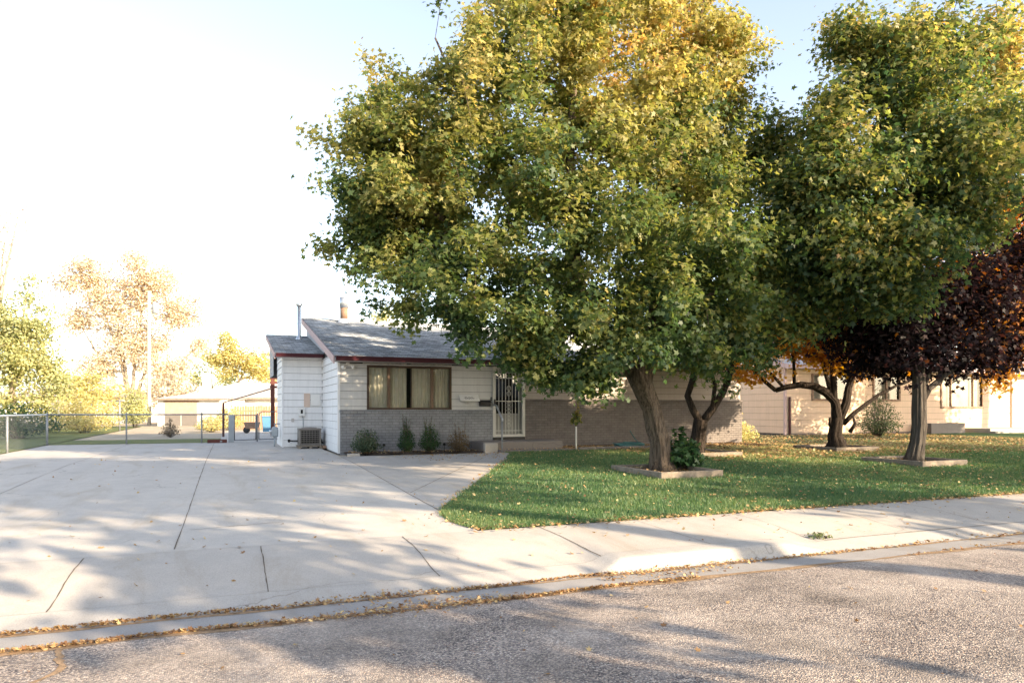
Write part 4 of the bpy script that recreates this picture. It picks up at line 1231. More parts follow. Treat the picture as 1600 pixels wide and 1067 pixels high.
# 2: V forked tree by the house
b2 = np.array([9.4, -4.3, yard_z(-4.3) - .05]); D2 = depth_of(b2[0], b2[1])
limbs = [
    ([b2, W(1094, 680, D2), W(1095, 655, D2)], [.24, .19, .19], None),
    ([W(1095, 660, D2), W(1083, 640, D2), W(1075, 620, D2), W(1085, 575, D2), W(1095, 500, D2), W(1090, 380, D2), W(1095, 220, D2)], [.12, .11, .10, .09, .075, .055, .03], 1),
    ([W(1097, 660, D2), W(1114, 638, D2), W(1131, 613, D2 + .1), W(1138, 588, D2 + .1), W(1145, 545, D2), W(1170, 450, D2 - .6), W(1210, 360, D2 - 1.2)], [.12, .115, .10, .085, .075, .05, .025], 1),
    ([W(1112, 640, D2), W(1117, 600, D2 - .2), W(1108, 575, D2 - .3), W(1120, 510, D2 - .5)], [.06, .05, .04, .02], 1),
]
lobes = [L(1130, 410, 20, 1.9, 1.6, 1.7), L(1178, 540, 19.2, .7, 1.0, .6), L(1085, 555, 19.6, .8, .9, .7), L(1190, 430, 18.8, 1.2, 1.3, 1.4), L(1100, 250, 20, 2.0, 2, 1.9), L(1120, 600, 19.5, .5, .6, .3), L(1235, 300, 18.5, 1.2, 1.5, 1.6), L(1240, 460, 18.5, 1.1, 1.3, 1.0), L(1215, 220, 18.6, .8, 1.2, .8), L(1020, 500, 19.5, 1.5, 1.3, 1.2)]
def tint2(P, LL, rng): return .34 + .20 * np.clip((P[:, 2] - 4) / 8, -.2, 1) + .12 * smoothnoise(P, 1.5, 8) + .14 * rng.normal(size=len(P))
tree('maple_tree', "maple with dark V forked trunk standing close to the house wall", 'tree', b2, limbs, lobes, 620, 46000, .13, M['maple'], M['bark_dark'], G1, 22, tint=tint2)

# 3: low many branched tree
b3 = np.array([15.2, -3.9, yard_z(-3.9) - .05]); D3 = depth_of(b3[0], b3[1])
def w3(x, y, o=0): return W(x, y, D3 + o)
limbs = [
    ([b3, w3(1309, 675), w3(1308, 652), w3(1305, 630)], [.28, .21, .18, .12], None),
    ([w3(1309, 652), w3(1304, 626), w3(1293, 612), w3(1272, 603), w3(1250, 601), w3(1228, 605), w3(1212, 610)], [.15, .13, .13, .11, .10, .085, .075], 1),
    ([w3(1212, 610), w3(1195, 596), w3(1174, 576), w3(1158, 552), w3(1144, 530)], [.07, .06, .05, .04, .02], 1),
    ([w3(1224, 605), w3(1206, 585), w3(1184, 562), w3(1165, 540)], [.05, .045, .035, .02], 1),
    ([w3(1241, 601), w3(1240, 580), w3(1239, 558), w3(1228, 520)], [.05, .045, .04, .02], 1),
    ([w3(1303, 624), w3(1302, 600), w3(1303, 560), w3(1300, 520), w3(1294, 480, -.4), w3(1240, 505, -.6)], [.11, .10, .09, .075, .05, .02], 1),
    ([w3(1298, 616), w3(1288, 575), w3(1276, 545), w3(1266, 505)], [.07, .06, .045, .02], 1),
    ([w3(1312, 655), w3(1322, 630), w3(1326, 605), w3(1334, 585), w3(1345, 570), w3(1362, 530), w3(1375, 480)], [.13, .12, .10, .08, .07, .05, .02], 1),
    ([w3(1318, 662), w3(1335, 645), w3(1352, 632), w3(1372, 618), w3(1400, 603), w3(1430, 592)], [.09, .075, .07, .06, .05, .03], 1),
    ([w3(1303, 668), w3(1296, 664), w3(1297, 652)], [.07, .06, .05], 1),
    ([w3(1328, 675, -.1), w3(1336, 662, -.2), w3(1333, 650, -.2)], [.07, .05, .03], 1),
]
lobes = [(w3(1250, 490), (1.5, 1.4, 1.1)), (w3(1340, 500), (1.5, 1.5, 1.1)), (w3(1170, 560), (.7, .7, .45)), (w3(1250, 545), (.7, .7, .3)), (w3(1330, 430), (1.8, 1.6, 1.2)), (w3(1195, 590), (.6, .6, .22)), (w3(1290, 560), (.8, .8, .35)), (w3(1230, 530), (1.2, 1.2, .6)), (w3(1200, 470), (1.2, 1.2, 1.0)), (w3(1380, 540), (1.0, 1.0, .6)), (w3(1300, 530), (1.3, 1.2, .8)), (w3(1180, 520), (1.0, 1.0, .6)), (w3(1160, 585), (.5, .5, .2)), (w3(1345, 560), (1.0, .9, .6)), (w3(1290, 500), (1.2, 1.0, .9)), (w3(1220, 510), (1.2, 1.0, .7))]
def mi3(P, LL, rng): return np.where(np.isin(LL, [1, 4, 9, 13]) & (rng.random(len(P)) < .8), 1, 0)
tree('maple_tree', "low wide tree with many crooked bare limbs and orange leaves", 'tree', b3, limbs, lobes, 700, 36000, .13, [M['orange'], M['purple']], M['bark_dark'], G1, 23, midx=mi3, spread=.2, reach=.9)

# 4: straight grey trunk, purple maple with a green reverted upper crown
b4 = np.array([13.4, -8.1, yard_z(-8.1) - .05]); D4 = depth_of(b4[0], b4[1])
def w4(x, y, o=0): return W(x, y, D4 + o)
limbs = [
    ([b4, w4(1434, 690), w4(1437, 640), w4(1435, 590), w4(1434, 540), w4(1436, 470), w4(1432, 380, -.3), w4(1425, 280, -.6), w4(1420, 160, -.8), w4(1425, 60, -.8)], [.215, .172, .165, .15, .138, .125, .11, .085, .06, .03], None),
    ([w4(1442, 624), w4(1452, 606), w4(1464, 597), w4(1480, 583), w4(1505, 566), w4(1545, 530), w4(1585, 480)], [.09, .075, .07, .06, .05, .035, .02], 1),
    ([w4(1440, 618), w4(1446, 598), w4(1454, 575), w4(1475, 530), w4(1510, 450)], [.075, .065, .055, .04, .02], 1),
    ([w4(1434, 540), w4(1395, 500, -.4), w4(1350, 470, -.8)], [.07, .05, .02], 1),
    ([w4(1434, 430, -.2), w4(1380, 350, -1.2), w4(1320, 310, -2), w4(1260, 320, -2.3)], [.08, .06, .045, .02], 1),
    ([w4(1430, 360, -.3), w4(1490, 280, -1.0), w4(1540, 200, -1.2)], [.07, .05, .02], 1),
    ([w4(1428, 330, -.4), w4(1390, 240, -1.2), w4(1360, 150, -1.4), w4(1350, 60, -1.4)], [.07, .05, .035, .02], 1),
]
lobes = [L(1420, 110, 16.8, 1.9, 1.9, 1.7), L(1330, 285, 15.6, 1.6, 1.7, 1.4), L(1480, 250, 16, 1.6, 1.9, 1.6), L(1550, 90, 18, .8, 1.2, 1.1), L(1300, 395, 15.6, 1.2, 1.4, 1.0),
         L(1425, 385, 15.6, 1.5, 1.4, .9), L(1248, 320, 16.2, .8, .9, 1.0), L(1365, 95, 16.6, .8, 1, 1.0), 
         L(1405, 490, 18.4, 1.5, 1.6, 1.0), L(1520, 450, 18.6, 1.6, 1.7, 1.4), L(1490, 545, 18.6, 1.2, 1.4, .55), L(1595, 390, 19, 1.3, 1.5, 1.6), L(1335, 515, 18.6, .9, 1, .7), L(1600, 500, 18.6, .9, 1, .8), L(1420, 560, 18.0, 1.0, 1.1, .4), L(1560, 560, 18.4, .9, 1.0, .35), L(1370, 560, 18.8, .7, .9, .3), L(1470, 480, 18.2, 1.4, 1.4, 1.0), L(1590, 545, 18.6, .8, 1, .5), L(1345, 555, 18.8, .8, .9, .45), L(1405, 575, 18.4, .8, .8, .35), L(1500, 575, 18.4, .7, .8, .3)]
lobes += [L(1580, 220, 17.5, .95, 1.3, 1.4), L(1490, 335, 16.4, 1.2, 1.3, .9), L(1235, 400, 16.4, .8, .9, .7), L(1292, 190, 16.2, .7, .9, .7), L(1315, 60, 17, .35, .5, .6), L(1280, 470, 16.6, 1.2, 1.2, .75), L(1215, 500, 17.0, .9, 1.0, .6), L(1380, 450, 16.2, 1.3, 1.2, .6)]
def purple_leaf(LL): return (LL >= 8) & (LL < len(lobes) - 8)
def mi4(P, LL, rng): return purple_leaf(LL).astype(int)
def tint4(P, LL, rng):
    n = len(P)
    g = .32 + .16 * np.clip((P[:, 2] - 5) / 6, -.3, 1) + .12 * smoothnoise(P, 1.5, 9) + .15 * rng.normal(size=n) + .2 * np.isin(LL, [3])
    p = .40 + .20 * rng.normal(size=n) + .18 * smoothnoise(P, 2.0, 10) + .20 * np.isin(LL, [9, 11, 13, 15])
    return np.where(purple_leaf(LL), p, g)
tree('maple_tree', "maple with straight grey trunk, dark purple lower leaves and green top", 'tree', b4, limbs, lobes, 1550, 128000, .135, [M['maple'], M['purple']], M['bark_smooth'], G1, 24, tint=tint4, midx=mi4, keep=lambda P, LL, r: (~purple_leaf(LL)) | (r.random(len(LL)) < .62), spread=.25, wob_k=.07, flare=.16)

# 5: orange tree at the right edge
b5 = W(1668, 684, 31.0); b5[2] = -.05
D5 = 31.0
limbs = [([b5, W(1666, 620, D5), W(1660, 560, D5)], [.2, .16, .14], None),
         ([W(1660, 565, D5), W(1620, 520, D5), W(1570, 490, D5 - .5)], [.1, .07, .03], 1),
         ([W(1660, 565, D5), W(1670, 470, D5), W(1660, 380, D5)], [.1, .07, .03], 1)]
lobes = [L(1565, 555, 30.5, 1.2, 1.3, .8), L(1600, 490, 31, 2.2, 2, 1.7), L(1660, 450, 31, 2.5, 2.2, 2.4), L(1530, 520, 30, 1.2, 1.2, .7), L(1600, 400, 31, 1.6, 1.6, 1.3), L(1500, 430, 30.5, 1.5, 1.5, 1.1), L(1450, 500, 31.5, 1.6, 1.5, 1.2), L(1550, 600, 30.0, .6, .7, .35), L(1590, 330, 31, 1.4, 1.4, 1.3)]
tree('maple_tree', "bright orange maple reaching in from the right in front of the neighbour's house", 'tree', b5, limbs, lobes, 420, 30000, .17, M['orange'], M['bark_dark'], None, 25, spread=.3)

# ------------------------------------------------------------------ neighbour's house
NH = empty('neighbour_house', (22.6, 6.2, 0), "pink beige sided house with brown windows beyond the right hand trees", 'house')
NX, NY, NL, NZ = 22.6, 6.2, 24.0, 3.32
holes = [(24.4, 26.8, 1.82, 3.0), (28.6, 30.4, 1.82, 3.0), (33.7, 37.0, 1.45, 3.15)]
wl_ = MB()
for (a, b, z0, z1) in rect_holes(NX, NX + NL, -.3, NZ, holes): wl_.box((a, NY, z0), (b, NY + .14, z1))
def nroof(d): return 3.50 + .24 * (d - (NY - .55))
wl_.poly([(NX, NY + .14, -.3), (NX, NY + .14, nroof(NY + .14) - .12), (NX, NY + 9, nroof(NY + 9) - .12), (NX, NY + 9, -.3)])
wl_.poly([(NX + NL, NY + .14, -.3), (NX + NL, NY + 9, -.3), (NX + NL, NY + 9, nroof(NY + 9) - .12), (NX + NL, NY + .14, nroof(NY + .14) - .12)])
wl_.poly([(NX, NY + 9, -.3), (NX, NY + 9, nroof(NY + 9) - .12), (NX + NL, NY + 9, nroof(NY + 9) - .12), (NX + NL, NY + 9, -.3)])
wl_.build('wall', M['sheathing'], NH)
sd = MB()
for (a, b, z0, z1) in rect_holes(NX + .02, NX + NL, .08, NZ, holes): siding(sd, 'x', NY, a, b, z0, z1, -1, .33, .02, .1)
sd.build('siding', M['siding_pink'], NH); sd = MB(); siding(sd, 'y', NX, NY + .02, NY + 9, .08, 4.2, -1, .33, .02, .1)
sd.build('side_siding', M['siding_pink'], NH)
mb = MB(); mb.box((NX - .05, NY - .05, -.05), (NX + .07, NY + .05, NZ + .02)); mb.build('corner_board', M['rake'], NH)
mb = MB(); mb.box((NX + .18, NY - .13, .0), (NX + .27, NY - .05, 1.9)); mb.build('downspout', M['maroon'], NH)
mb = MB(); mb.box((36.9 + 2.6, NY - .13, .2), (36.98 + 2.6, NY - .05, 3.3)); mb.build('downspout', M['white'], NH)
mb = MB(); mb.box((NX + .02, NY - .03, -.2), (NX + NL, NY, .08)); mb.build('foundation', M['step'], NH)
for (a, b, z0, z1) in holes:
    mb = MB(); f = .10
    mb.box((a - f, NY - .06, z1), (b + f, NY + .05, z1 + f)); mb.box((a - f, NY - .07, z0 - f), (b + f, NY + .05, z0))
    mb.box((a - f, NY - .06, z0), (a, NY + .05, z1)); mb.box((b, NY - .06, z0), (b + f, NY + .05, z1))
    k = 3 if b - a > 3 else 2
    cuts = [a + (b - a) * i / k for i in range(1, k)] if k == 2 else [a + .75, b - .75]
    for c_ in cuts: mb.box((c_ - .04, NY - .04, z0), (c_ + .04, NY + .05, z1))
    wq = mb.build('window', M['rust'], NH)
    mb = MB(); mb.quad((a, NY + .02, z0), (b, NY + .02, z0), (b, NY + .02, z1), (a, NY + .02, z1)); mb.build('pane', M['glass'], wq)
    mb = MB(); mb.quad((a, NY + .16, z0), (b, NY + .16, z0), (b, NY + .16, z1), (a, NY + .16, z1)); mb.build('blind', M['blind'], wq)
rf = MB(); slab(rf, NX - .28, NX + NL + .3, NY - .55, nroof(NY - .55), NY + 9.2, nroof(NY + 9.2), .12); rf.build('roof', M['shingle_pale'], NH)
mb = MB(); rake(mb, NX - .282, nroof, NY - .55, NY + 9.2, .24); mb.box((NX - .28, NY - .58, nroof(NY - .55) - .2), (NX + NL, NY - .552, nroof(NY - .55) - .01)); mb.build('fascia', M['rake'], NH)
mb = MB(); mb.quad((NX - .28, NY - .55, 3.335), (NX + NL, NY - .55, 3.335), (NX + NL, NY, 3.335), (NX - .28, NY, 3.335)); mb.build('soffit', M['soffit'], NH)
t = empty('planter_box', (32.5, 5.6, 0), "low brown concrete planter box against the neighbour's front wall", 'planter')
mb = MB(); mb.box((31.6, 5.2, -.05), (34.2, 5.3, .55)); mb.box((31.6, 5.3, -.05), (31.7, 6.15, .55)); mb.box((34.1, 5.3, -.05), (34.2, 6.15, .55)); mb.build('wall', M['step'], t)
mb = MB(); mb.quad((31.7, 5.3, .48), (34.1, 5.3, .48), (34.1, 6.15, .48), (31.7, 6.15, .48)); mb.build('soil', M['soil'], t)
t = empty('front_stoop', (38, 5.4, 0), "sunlit low concrete stoop at the neighbour's front wall", 'steps')
mb = MB(); mb.box((35.2, 4.5, -.05), (42.0, 6.15, .25), 0, .02); mb.build('landing', M['kerb'], t)
mb = MB(); mb.box((35.0, 4.1, -.05), (42.2, 4.495, .11), 0, .02); mb.build('tread', M['kerb'], t)

# ------------------------------------------------------------------ fence, gate and back yard at the left
FENCE = empty('chain_link_fence', (-6, 8.5, 0), "grey chain link fence across the end of the driveway", 'fence')
def chain(mb, a, b, z0, z1, step=.066):
    a, b = np.array(a, float), np.array(b, float); Ld = np.linalg.norm(b - a); t = (b - a) / Ld
    hgt = z1 - z0; r = .0016
    nrm = np.array([-t[1], t[0]])
    n = int((Ld + hgt) / step)
    for i in range(n + 1):
        for sg in (1, -1):
            u0 = i * step - hgt if sg > 0 else i * step
            u1 = u0 + sg * hgt
            za, zb = z0, z1
            ua, ub = u0, u1
            def clipu(u, o, zu, zo):
                if u < 0: return 0, zu + (zo - zu) * (0 - u) / (o - u)
                if u > Ld: return Ld, zu + (zo - zu) * (Ld - u) / (o - u)
                return u, zu
            if max(ua, ub) <= 0 or min(ua, ub) >= Ld: continue
            ua2, za2 = clipu(ua, ub, za, zb); ub2, zb2 = clipu(ub, ua, zb, za)
            p = a + t * ua2; q = a + t * ub2
            mb.add([(p[0]-nrm[0]*r, p[1]-nrm[1]*r, za2), (q[0]-nrm[0]*r, q[1]-nrm[1]*r, zb2), (q[0]+nrm[0]*r, q[1]+nrm[1]*r, zb2+r), (p[0]+nrm[0]*r, p[1]+nrm[1]*r, za2+r),
                    (p[0], p[1], za2 - r*1.5), (q[0], q[1], zb2 - r*1.5)], [(0,1,2,3), (4,5,1,0), (3,2,5,4)])
GX = W(341, 690, 29.5); FX0 = -9.0
FY = 8.4
posts = [(FX0, FY), (-6.5, FY), (-3.95, FY)]
mb = MB()
for (x, y) in posts: 
    pm = MB(); pm.tube([(x, y, -.1), (x, y, 1.12)], .038 if x == FX0 else .028, 10); pm.lathe((x, y, 1.12), [(.042, 0), (.03, .03), (.005, .045)], 10); pm.build('post', M['steel_post'], FENCE)
mb.tube([(FX0, FY, 1.09), (-3.0, FY, 1.09)], .027, 8); mb.build('top_rail', M['steel_post'], FENCE)
mb = MB(); chain(mb, (FX0, FY), (-3.05, FY), .03, 1.07); mb.build('mesh_fabric', M['steel_post'], FENCE)
F2 = empty('chain_link_fence', (-9, 5, 0), "short bright run of chain link fence coming forward beside the driveway", 'fence')
mb = MB(); mb.tube([(-9.0, FY - .05, 1.09), (-9.02, -1.5, 1.10)], .03, 8); mb.build('top_rail', M['galv'], F2)
for y in (3.5, -1.0):
    pm = MB(); pm.tube([(-9.0, y, -.1), (-9.0, y, 1.07)], .03, 10); pm.build('post', M['steel_post'], F2)
mb = MB(); chain(mb, (-9.0, FY - .05), (-9.0, -1.5), .03, 1.07, .12); mb.build('mesh_fabric', M['steel_post'], F2)
# gate
GT = empty('driveway_gate', (-2.5, 8.6, 0), "double chain link driveway gate with a grey board at its left end", 'gate')
mb = MB(); mb.box((-3.0, 8.36, .0), (-2.80, 8.42, 1.08)); mb.build('board', M['grey'], GT)
def leaf(x0, x1, y0, y1, zt, arch):
    mb = MB(); mb.tube([(x0, y0, .08), (x0, y0, zt)], .02, 8); mb.tube([(x1, y1, .08), (x1, y1, zt)], .02, 8); mb.tube([(x0, y0, .08), (x1, y1, .08)], .02, 8)
    if arch: mb.tube([(x0, y0, zt - .02), (lerp(x0, x1, .04), lerp(y0, y1, .04), zt + .10), (lerp(x0, x1, .12), lerp(y0, y1, .12), zt + .14), (x1, y1, zt + .14)], .02, 8)
    else: mb.tube([(x0, y0, zt), (x1, y1, zt)], .02, 8)
    g = mb.build('gate_leaf', M['steel_post'], GT)
    mb = MB(); chain(mb, (x0, y0), (x1, y1), .09, zt - .01, .066); mb.build('mesh_fabric', M['steel_post'], g)
leaf(-2.78, -1.98, 8.5, 8.9, 1.05, False)
leaf(-1.86, -.85, 9.0, 9.4, 1.05, True)
mb = MB(); mb.tube([(-1.93, 8.92, -.1), (-1.93, 8.92, 1.12)], .032, 10); mb.build('post', M['steel_post'], GT)
t = empty('wood_block', (-3.6, 8.2, 0), "dark red brown timber lying at the foot of the fence", 'timber')
mb = MB(); mb.box((-3.75, 8.15, .0), (-3.05, 8.28, .13), 0, .01); mb.build('board', M['redpost'], t)
mb = MB(); mb.box((-3.30, 8.135, .03), (-3.22, 8.15, .09)); mb.build('bracket', M['steel_post'], t)
# patio cover frame behind the gate
t = empty('patio_cover', W(349, 682, 33), "slanting brown pipe frame on a red post behind the gate", 'frame')
p0 = W(349, 683, 33); p1 = W(349, 629, 33); p2 = W(424, 607, 34)
mb = MB(); mb.tube([(p0[0], p0[1], 0), p1], .05, 8); mb.build('post', M['redpost'], t)
mb = MB(); mb.tube([p1, p1 + (p2 - p1) * .05, p2], .03, 8); mb.build('beam', M['rust'], t)
t = empty('porch_post', W(426, 684, 34), "red brown wooden post with stacked brackets beside the white siding", 'post')
p0 = W(426, 684, 34.2)
mb = MB(); mb.box((p0[0]-.09, p0[1]-.09, -.02), (p0[0]+.09, p0[1]+.09, 2.85)); mb.build('post', M['redpost'], t)
mb = MB()
for k in range(3): mb.box((p0[0]-.12, p0[1]-.10, 2.32 + k*.22), (p0[0]+.55, p0[1]+.10, 2.42 + k*.22))
mb.build('bracket', M['redpost'], t)
# red wooden fence and wheelie bin behind
t = empty('wooden_fence', W(400, 668, 46), "red brown upright board fence in the back yard behind the gate", 'fence')
a = W(366, 660, 46); b = W(440, 660, 46); d_ = (b - a)[:2]; Ln = np.linalg.norm(d_); d_ /= Ln
mb = MB(); n = int(Ln / .17)
for k in range(n):
    u = k * .17; p = a[:2] + d_ * u; q = p + d_ * .14; nr = np.array([-d_[1], d_[0]]) * .02
    zt = 1.50 + .03 * math.sin(k * 2.1)
    mb.add([(p[0], p[1], 0), (q[0], q[1], 0), (q[0]+nr[0], q[1]+nr[1], 0), (p[0]+nr[0], p[1]+nr[1], 0), (p[0], p[1], zt), (q[0], q[1], zt), (q[0]+nr[0], q[1]+nr[1], zt), (p[0]+nr[0], p[1]+nr[1], zt)],
           [(0,1,5,4),(1,2,6,5),(2,3,7,6),(3,0,4,7),(4,5,6,7)])
mb.build('board_panel', M['fencewood'], t)
mb = MB(); nr = np.array([-d_[1], d_[0]]) * .06
for zz in (.3, 1.2): mb.tube([(a[0]+nr[0], a[1]+nr[1], zz), (b[0]+nr[0], b[1]+nr[1], zz)], .04, 6)
mb.build('rail', M['fencewood'], t)
c = W(417, 675, 39); t = empty('wheelie_bin', (c[0], c[1], 0), "bright blue plastic bin behind the gate", 'bin')
mb = MB(); mb.add([(c[0]-.20,c[1]-.22,.05),(c[0]+.20,c[1]-.22,.05),(c[0]+.20,c[1]+.22,.05),(c[0]-.20,c[1]+.22,.05),(c[0]-.26,c[1]-.30,.85),(c[0]+.26,c[1]-.30,.85),(c[0]+.26,c[1]+.30,.85),(c[0]-.26,c[1]+.30,.85)],
                  [(3,2,1,0),(0,1,5,4),(1,2,6,5),(2,3,7,6),(3,0,4,7),(4,5,6,7)]); mb.build('body', M['blue'], t)
mb = MB(); mb.box((c[0]-.28, c[1]-.33, .853), (c[0]+.28, c[1]+.32, .92), 0, .02); mb.build('lid', M['blue'], t)
c = W(393, 676, 38); t = empty('garden_cart', (c[0], c[1], 0), "small dark brown cart standing left of the blue bin", 'cart')
mb = MB(); mb.add([(c[0]-.3,c[1]-.2,.25),(c[0]+.3,c[1]-.2,.25),(c[0]+.3,c[1]+.2,.25),(c[0]-.3,c[1]+.2,.25),(c[0]-.4,c[1]-.3,.6),(c[0]+.45,c[1]-.3,.6),(c[0]+.45,c[1]+.3,.6),(c[0]-.4,c[1]+.3,.6)],
                  [(3,2,1,0),(0,1,5,4),(1,2,6,5),(2,3,7,6),(3,0,4,7)]); mb.build('tray', M['rust'], t)
mb = MB(); mb.tube([(c[0]-.25, c[1]-.05, .18), (c[0]-.25, c[1]+.05, .18)], .18, 14); mb.build('wheel', M['black'], t)

# back neighbours
def frame2(px0, px1, dep0, dep1):
    return W(px0, 640, dep0)[:2], W(px1, 640, dep1)[:2]
def small_house(name, label, px0, px1, dep, wz, rz, depth_m, wallmat, roofmat, opening=None, chim=None, group=None, over=.4):
    a, b = frame2(px0, px1, dep, dep); u = (b - a); Ln = np.linalg.norm(u); u /= Ln; v = np.array([-u[1], u[0]])
    t = empty(name, (a[0], a[1], 0), label, 'house', group)
    P3 = lambda s, d, z: (a[0] + u[0]*s + v[0]*d, a[1] + u[1]*s + v[1]*d, z)
    def bx(mb, s0, s1, d0, d1, z0, z1):
        vs = [P3(s0,d0,z0),P3(s1,d0,z0),P3(s1,d1,z0),P3(s0,d1,z0),P3(s0,d0,z1),P3(s1,d0,z1),P3(s1,d1,z1),P3(s0,d1,z1)]
        mb.add(vs, [(0,3,2,1),(4,5,6,7),(0,1,5,4),(1,2,6,5),(2,3,7,6),(3,0,4,7)])
    mb = MB(); bx(mb, 0, Ln, 0, depth_m, -.1, wz); mb.build('wall', wallmat, t)
    o = over; mb = MB(); h = depth_m / 2
    vs = [P3(-o,-o,wz),P3(Ln+o,-o,wz),P3(Ln+o,depth_m+o,wz),P3(-o,depth_m+o,wz),P3(h,h,rz),P3(Ln-h,h,rz)] if Ln > depth_m else [P3(-o,-o,wz),P3(Ln+o,-o,wz),P3(Ln+o,depth_m+o,wz),P3(-o,depth_m+o,wz),P3(Ln/2-.05,h,rz),P3(Ln/2+.05,h,rz)]
    mb.add(vs, [(0,1,5,4),(1,2,5),(2,3,4,5),(3,0,4),(3,2,1,0)]); rf_ = mb.build('roof', roofmat, t)
    mb = MB(); bx(mb, -o, Ln+o, -o-.02, -o, wz-.14, wz+.01); mb.build('fascia', M['timber'], t)
    if chim: mb = MB(); bx(mb, chim, chim+.55, h-.3, h+.3, wz, rz+.9); mb.build('chimney', M['white'], rf_)
    return t, P3, bx
wc = (M['cream'], M['shingle_pale'])
t, P3, bx = small_house('outbuilding', "pale garage with a wide brown door opening behind the chain link fence", 246, 345, 56, 2.15, 2.75, 5.0, wc[0], wc[1], over=.25)
mb = MB(); bx(mb, .62, 3.15, -.03, -.004, .95, 1.85); dq = mb.build('door', plain('faded_door_wood', (.46, .33, .24), .7, var=.15), t)
mb = MB(); bx(mb, .62, 1.85, -.028, -.004, .0, .93); bx(mb, 1.95, 3.15, -.028, -.004, .0, .93); mb.build('lower_panel', M['ac'], dq)
mb = MB(); bx(mb, .5, 3.3, -.06, -.004, 1.87, 2.0); mb.build('header', M['rust'], t)
t, P3, bx = small_house('far_house', "cream house with low pale hip roof and chimney behind the garage", 288, 470, 62, 2.3, 3.75, 6.5, wc[0], wc[1], chim=.3)
for s0 in (3.0, 6.2):
    mb = MB(); bx(mb, s0, s0 + 1.2, -.04, -.005, 1.0, 1.9); q = mb.build('window', M['white'], t)
    mb = MB(); bx(mb, s0 + .08, s0 + 1.12, -.055, -.042, 1.08, 1.82); mb.build('pane', M['grey'], q)
t, P3, bx = small_house('far_house', "white house glimpsed behind the yellow shrubs at far left", 20, 190, 68, 2.5, 4.3, 7, M['white'], wc[1])
for s0 in (2.0, 6.5):
    mb = MB(); bx(mb, s0, s0 + 1.4, -.04, -.005, .9, 2.0); q = mb.build('window', M['rust'], t)
    mb = MB(); bx(mb, s0 + .08, s0 + 1.32, -.055, -.042, .98, 1.92); mb.build('pane', M['grey'], q)
# utility pole
c = W(233, 660, 58); t = empty('utility_pole', (c[0], c[1], 0), "tall pale utility pole with a transformer can in front of the bare tree", 'utility pole')
mb = MB(); mb.tube([(c[0], c[1], -.2), (c[0], c[1], 5), (c[0], c[1], 11.0)], [.16, .14, .11], 10); mb.build('pole', M['utility'], t)
q = W(243, 482, 58); mb = MB(); mb.lathe((q[0], q[1], q[2] - .42), [(.22, 0), (.25, .05), (.25, .8), (.2, .88)], 14); mb.tube([(c[0], c[1], q[2]), (q[0], q[1], q[2])], .05, 6); mb.build('transformer', M['grey'], t)
mb = MB(); mb.tube([W(226, 463, 58), W(240, 463, 58)], .05, 6); mb.build('crossarm', M['utility'], t)
for wi_, (px_, py_, dp_, lab_) in enumerate(((-260, 455, 70, "thin overhead wire running left from the utility pole"), (470, 505, 40, "thin overhead wire sagging right from the utility pole towards the house"))):
    a_ = np.array(W(233, 466, 58)); b_ = np.array(W(px_, py_, dp_)); pts = [a_ + (b_ - a_) * k / 16 + np.array([0, 0, -3.2 * (k/16) * (1 - k/16)]) for k in range(17)]
    tag(MB().tube(pts, .018, 5).build('overhead_wire', M['black']), lab_, 'wire', 'overhead wires')
# clothesline
c = W(187, 684, 42); t = empty('clothesline', (c[0], c[1], 0), "metal clothesline post with a thin line among the yellow shrubs", 'clothesline')
mb = MB(); mb.tube([(c[0], c[1], -.1), (c[0], c[1], 1.85)], .045, 8); e1 = W(181, 626, 42); e2 = W(195, 626, 42); mb.tube([e1, e2], .04, 8); mb.build('post', M['steel_post'], t)
f_ = W(92, 626, 42); mb = MB(); mb.tube([e1, (e1 + f_) / 2 + np.array([0, 0, -.04]), f_], .010, 5); mb.build('line', M['steel_post'], t)
mb = MB(); mb.tube([(f_[0], f_[1], -.1), f_], .045, 8); mb.build('post', M['steel_post'], t)

# background trees
G2 = 'pale sunlit trees beyond the fence'
def bgtree(label, px, dep, top_y, lobes, mat, ntips, nleaf, ls, seed, bark='bark_pale', stems=1, fork=None, spread=.35, sp_=1, **kw):
    b = W(px, 640, dep); b[2] = -.1
    rr = np.random.default_rng(seed)
    limbs = []
    top = W(px, top_y, dep)[2]
    if stems == 1:
        limbs.append(([b, b + [0, 0, top * .25], b + [.1, 0, top * .45]], [.04*top*.5, .03*top*.5, .022*top*.5], None))
        st = b + np.array([.1, 0, top * .42])
        for (c, r_) in lobes[:5]:
            limbs.append(([st, (st + c) / 2 + np.array([0, 0, .3]), c], [.02*top*.4, .012*top*.4, .02], 1))
    else:
        limbs.append(([b, b + [0, 0, .6]], [.45, .4], None))
        for k in range(stems):
            c = lobes[k % len(lobes)][0]
            m1 = b + np.array([(c[0]-b[0])*.3, (c[1]-b[1])*.3, c[2]*.45]) + rr.normal(size=3)*.15
            limbs.append(([b + [0, 0, .55], m1, c], [.2, .13, .03], 1))
    return tree('background_tree', label, 'tree', b, limbs, lobes, ntips, nleaf, ls, M[mat], M[bark], G2, seed, shape=DIAM, spread=spread, tip_r=.012, sides=4, reach=1.6, seg=.8, tint=lambda P, LL, r: .45 + .25*smoothnoise(P, .8, seed) + .2*r.normal(size=len(P)), **kw)
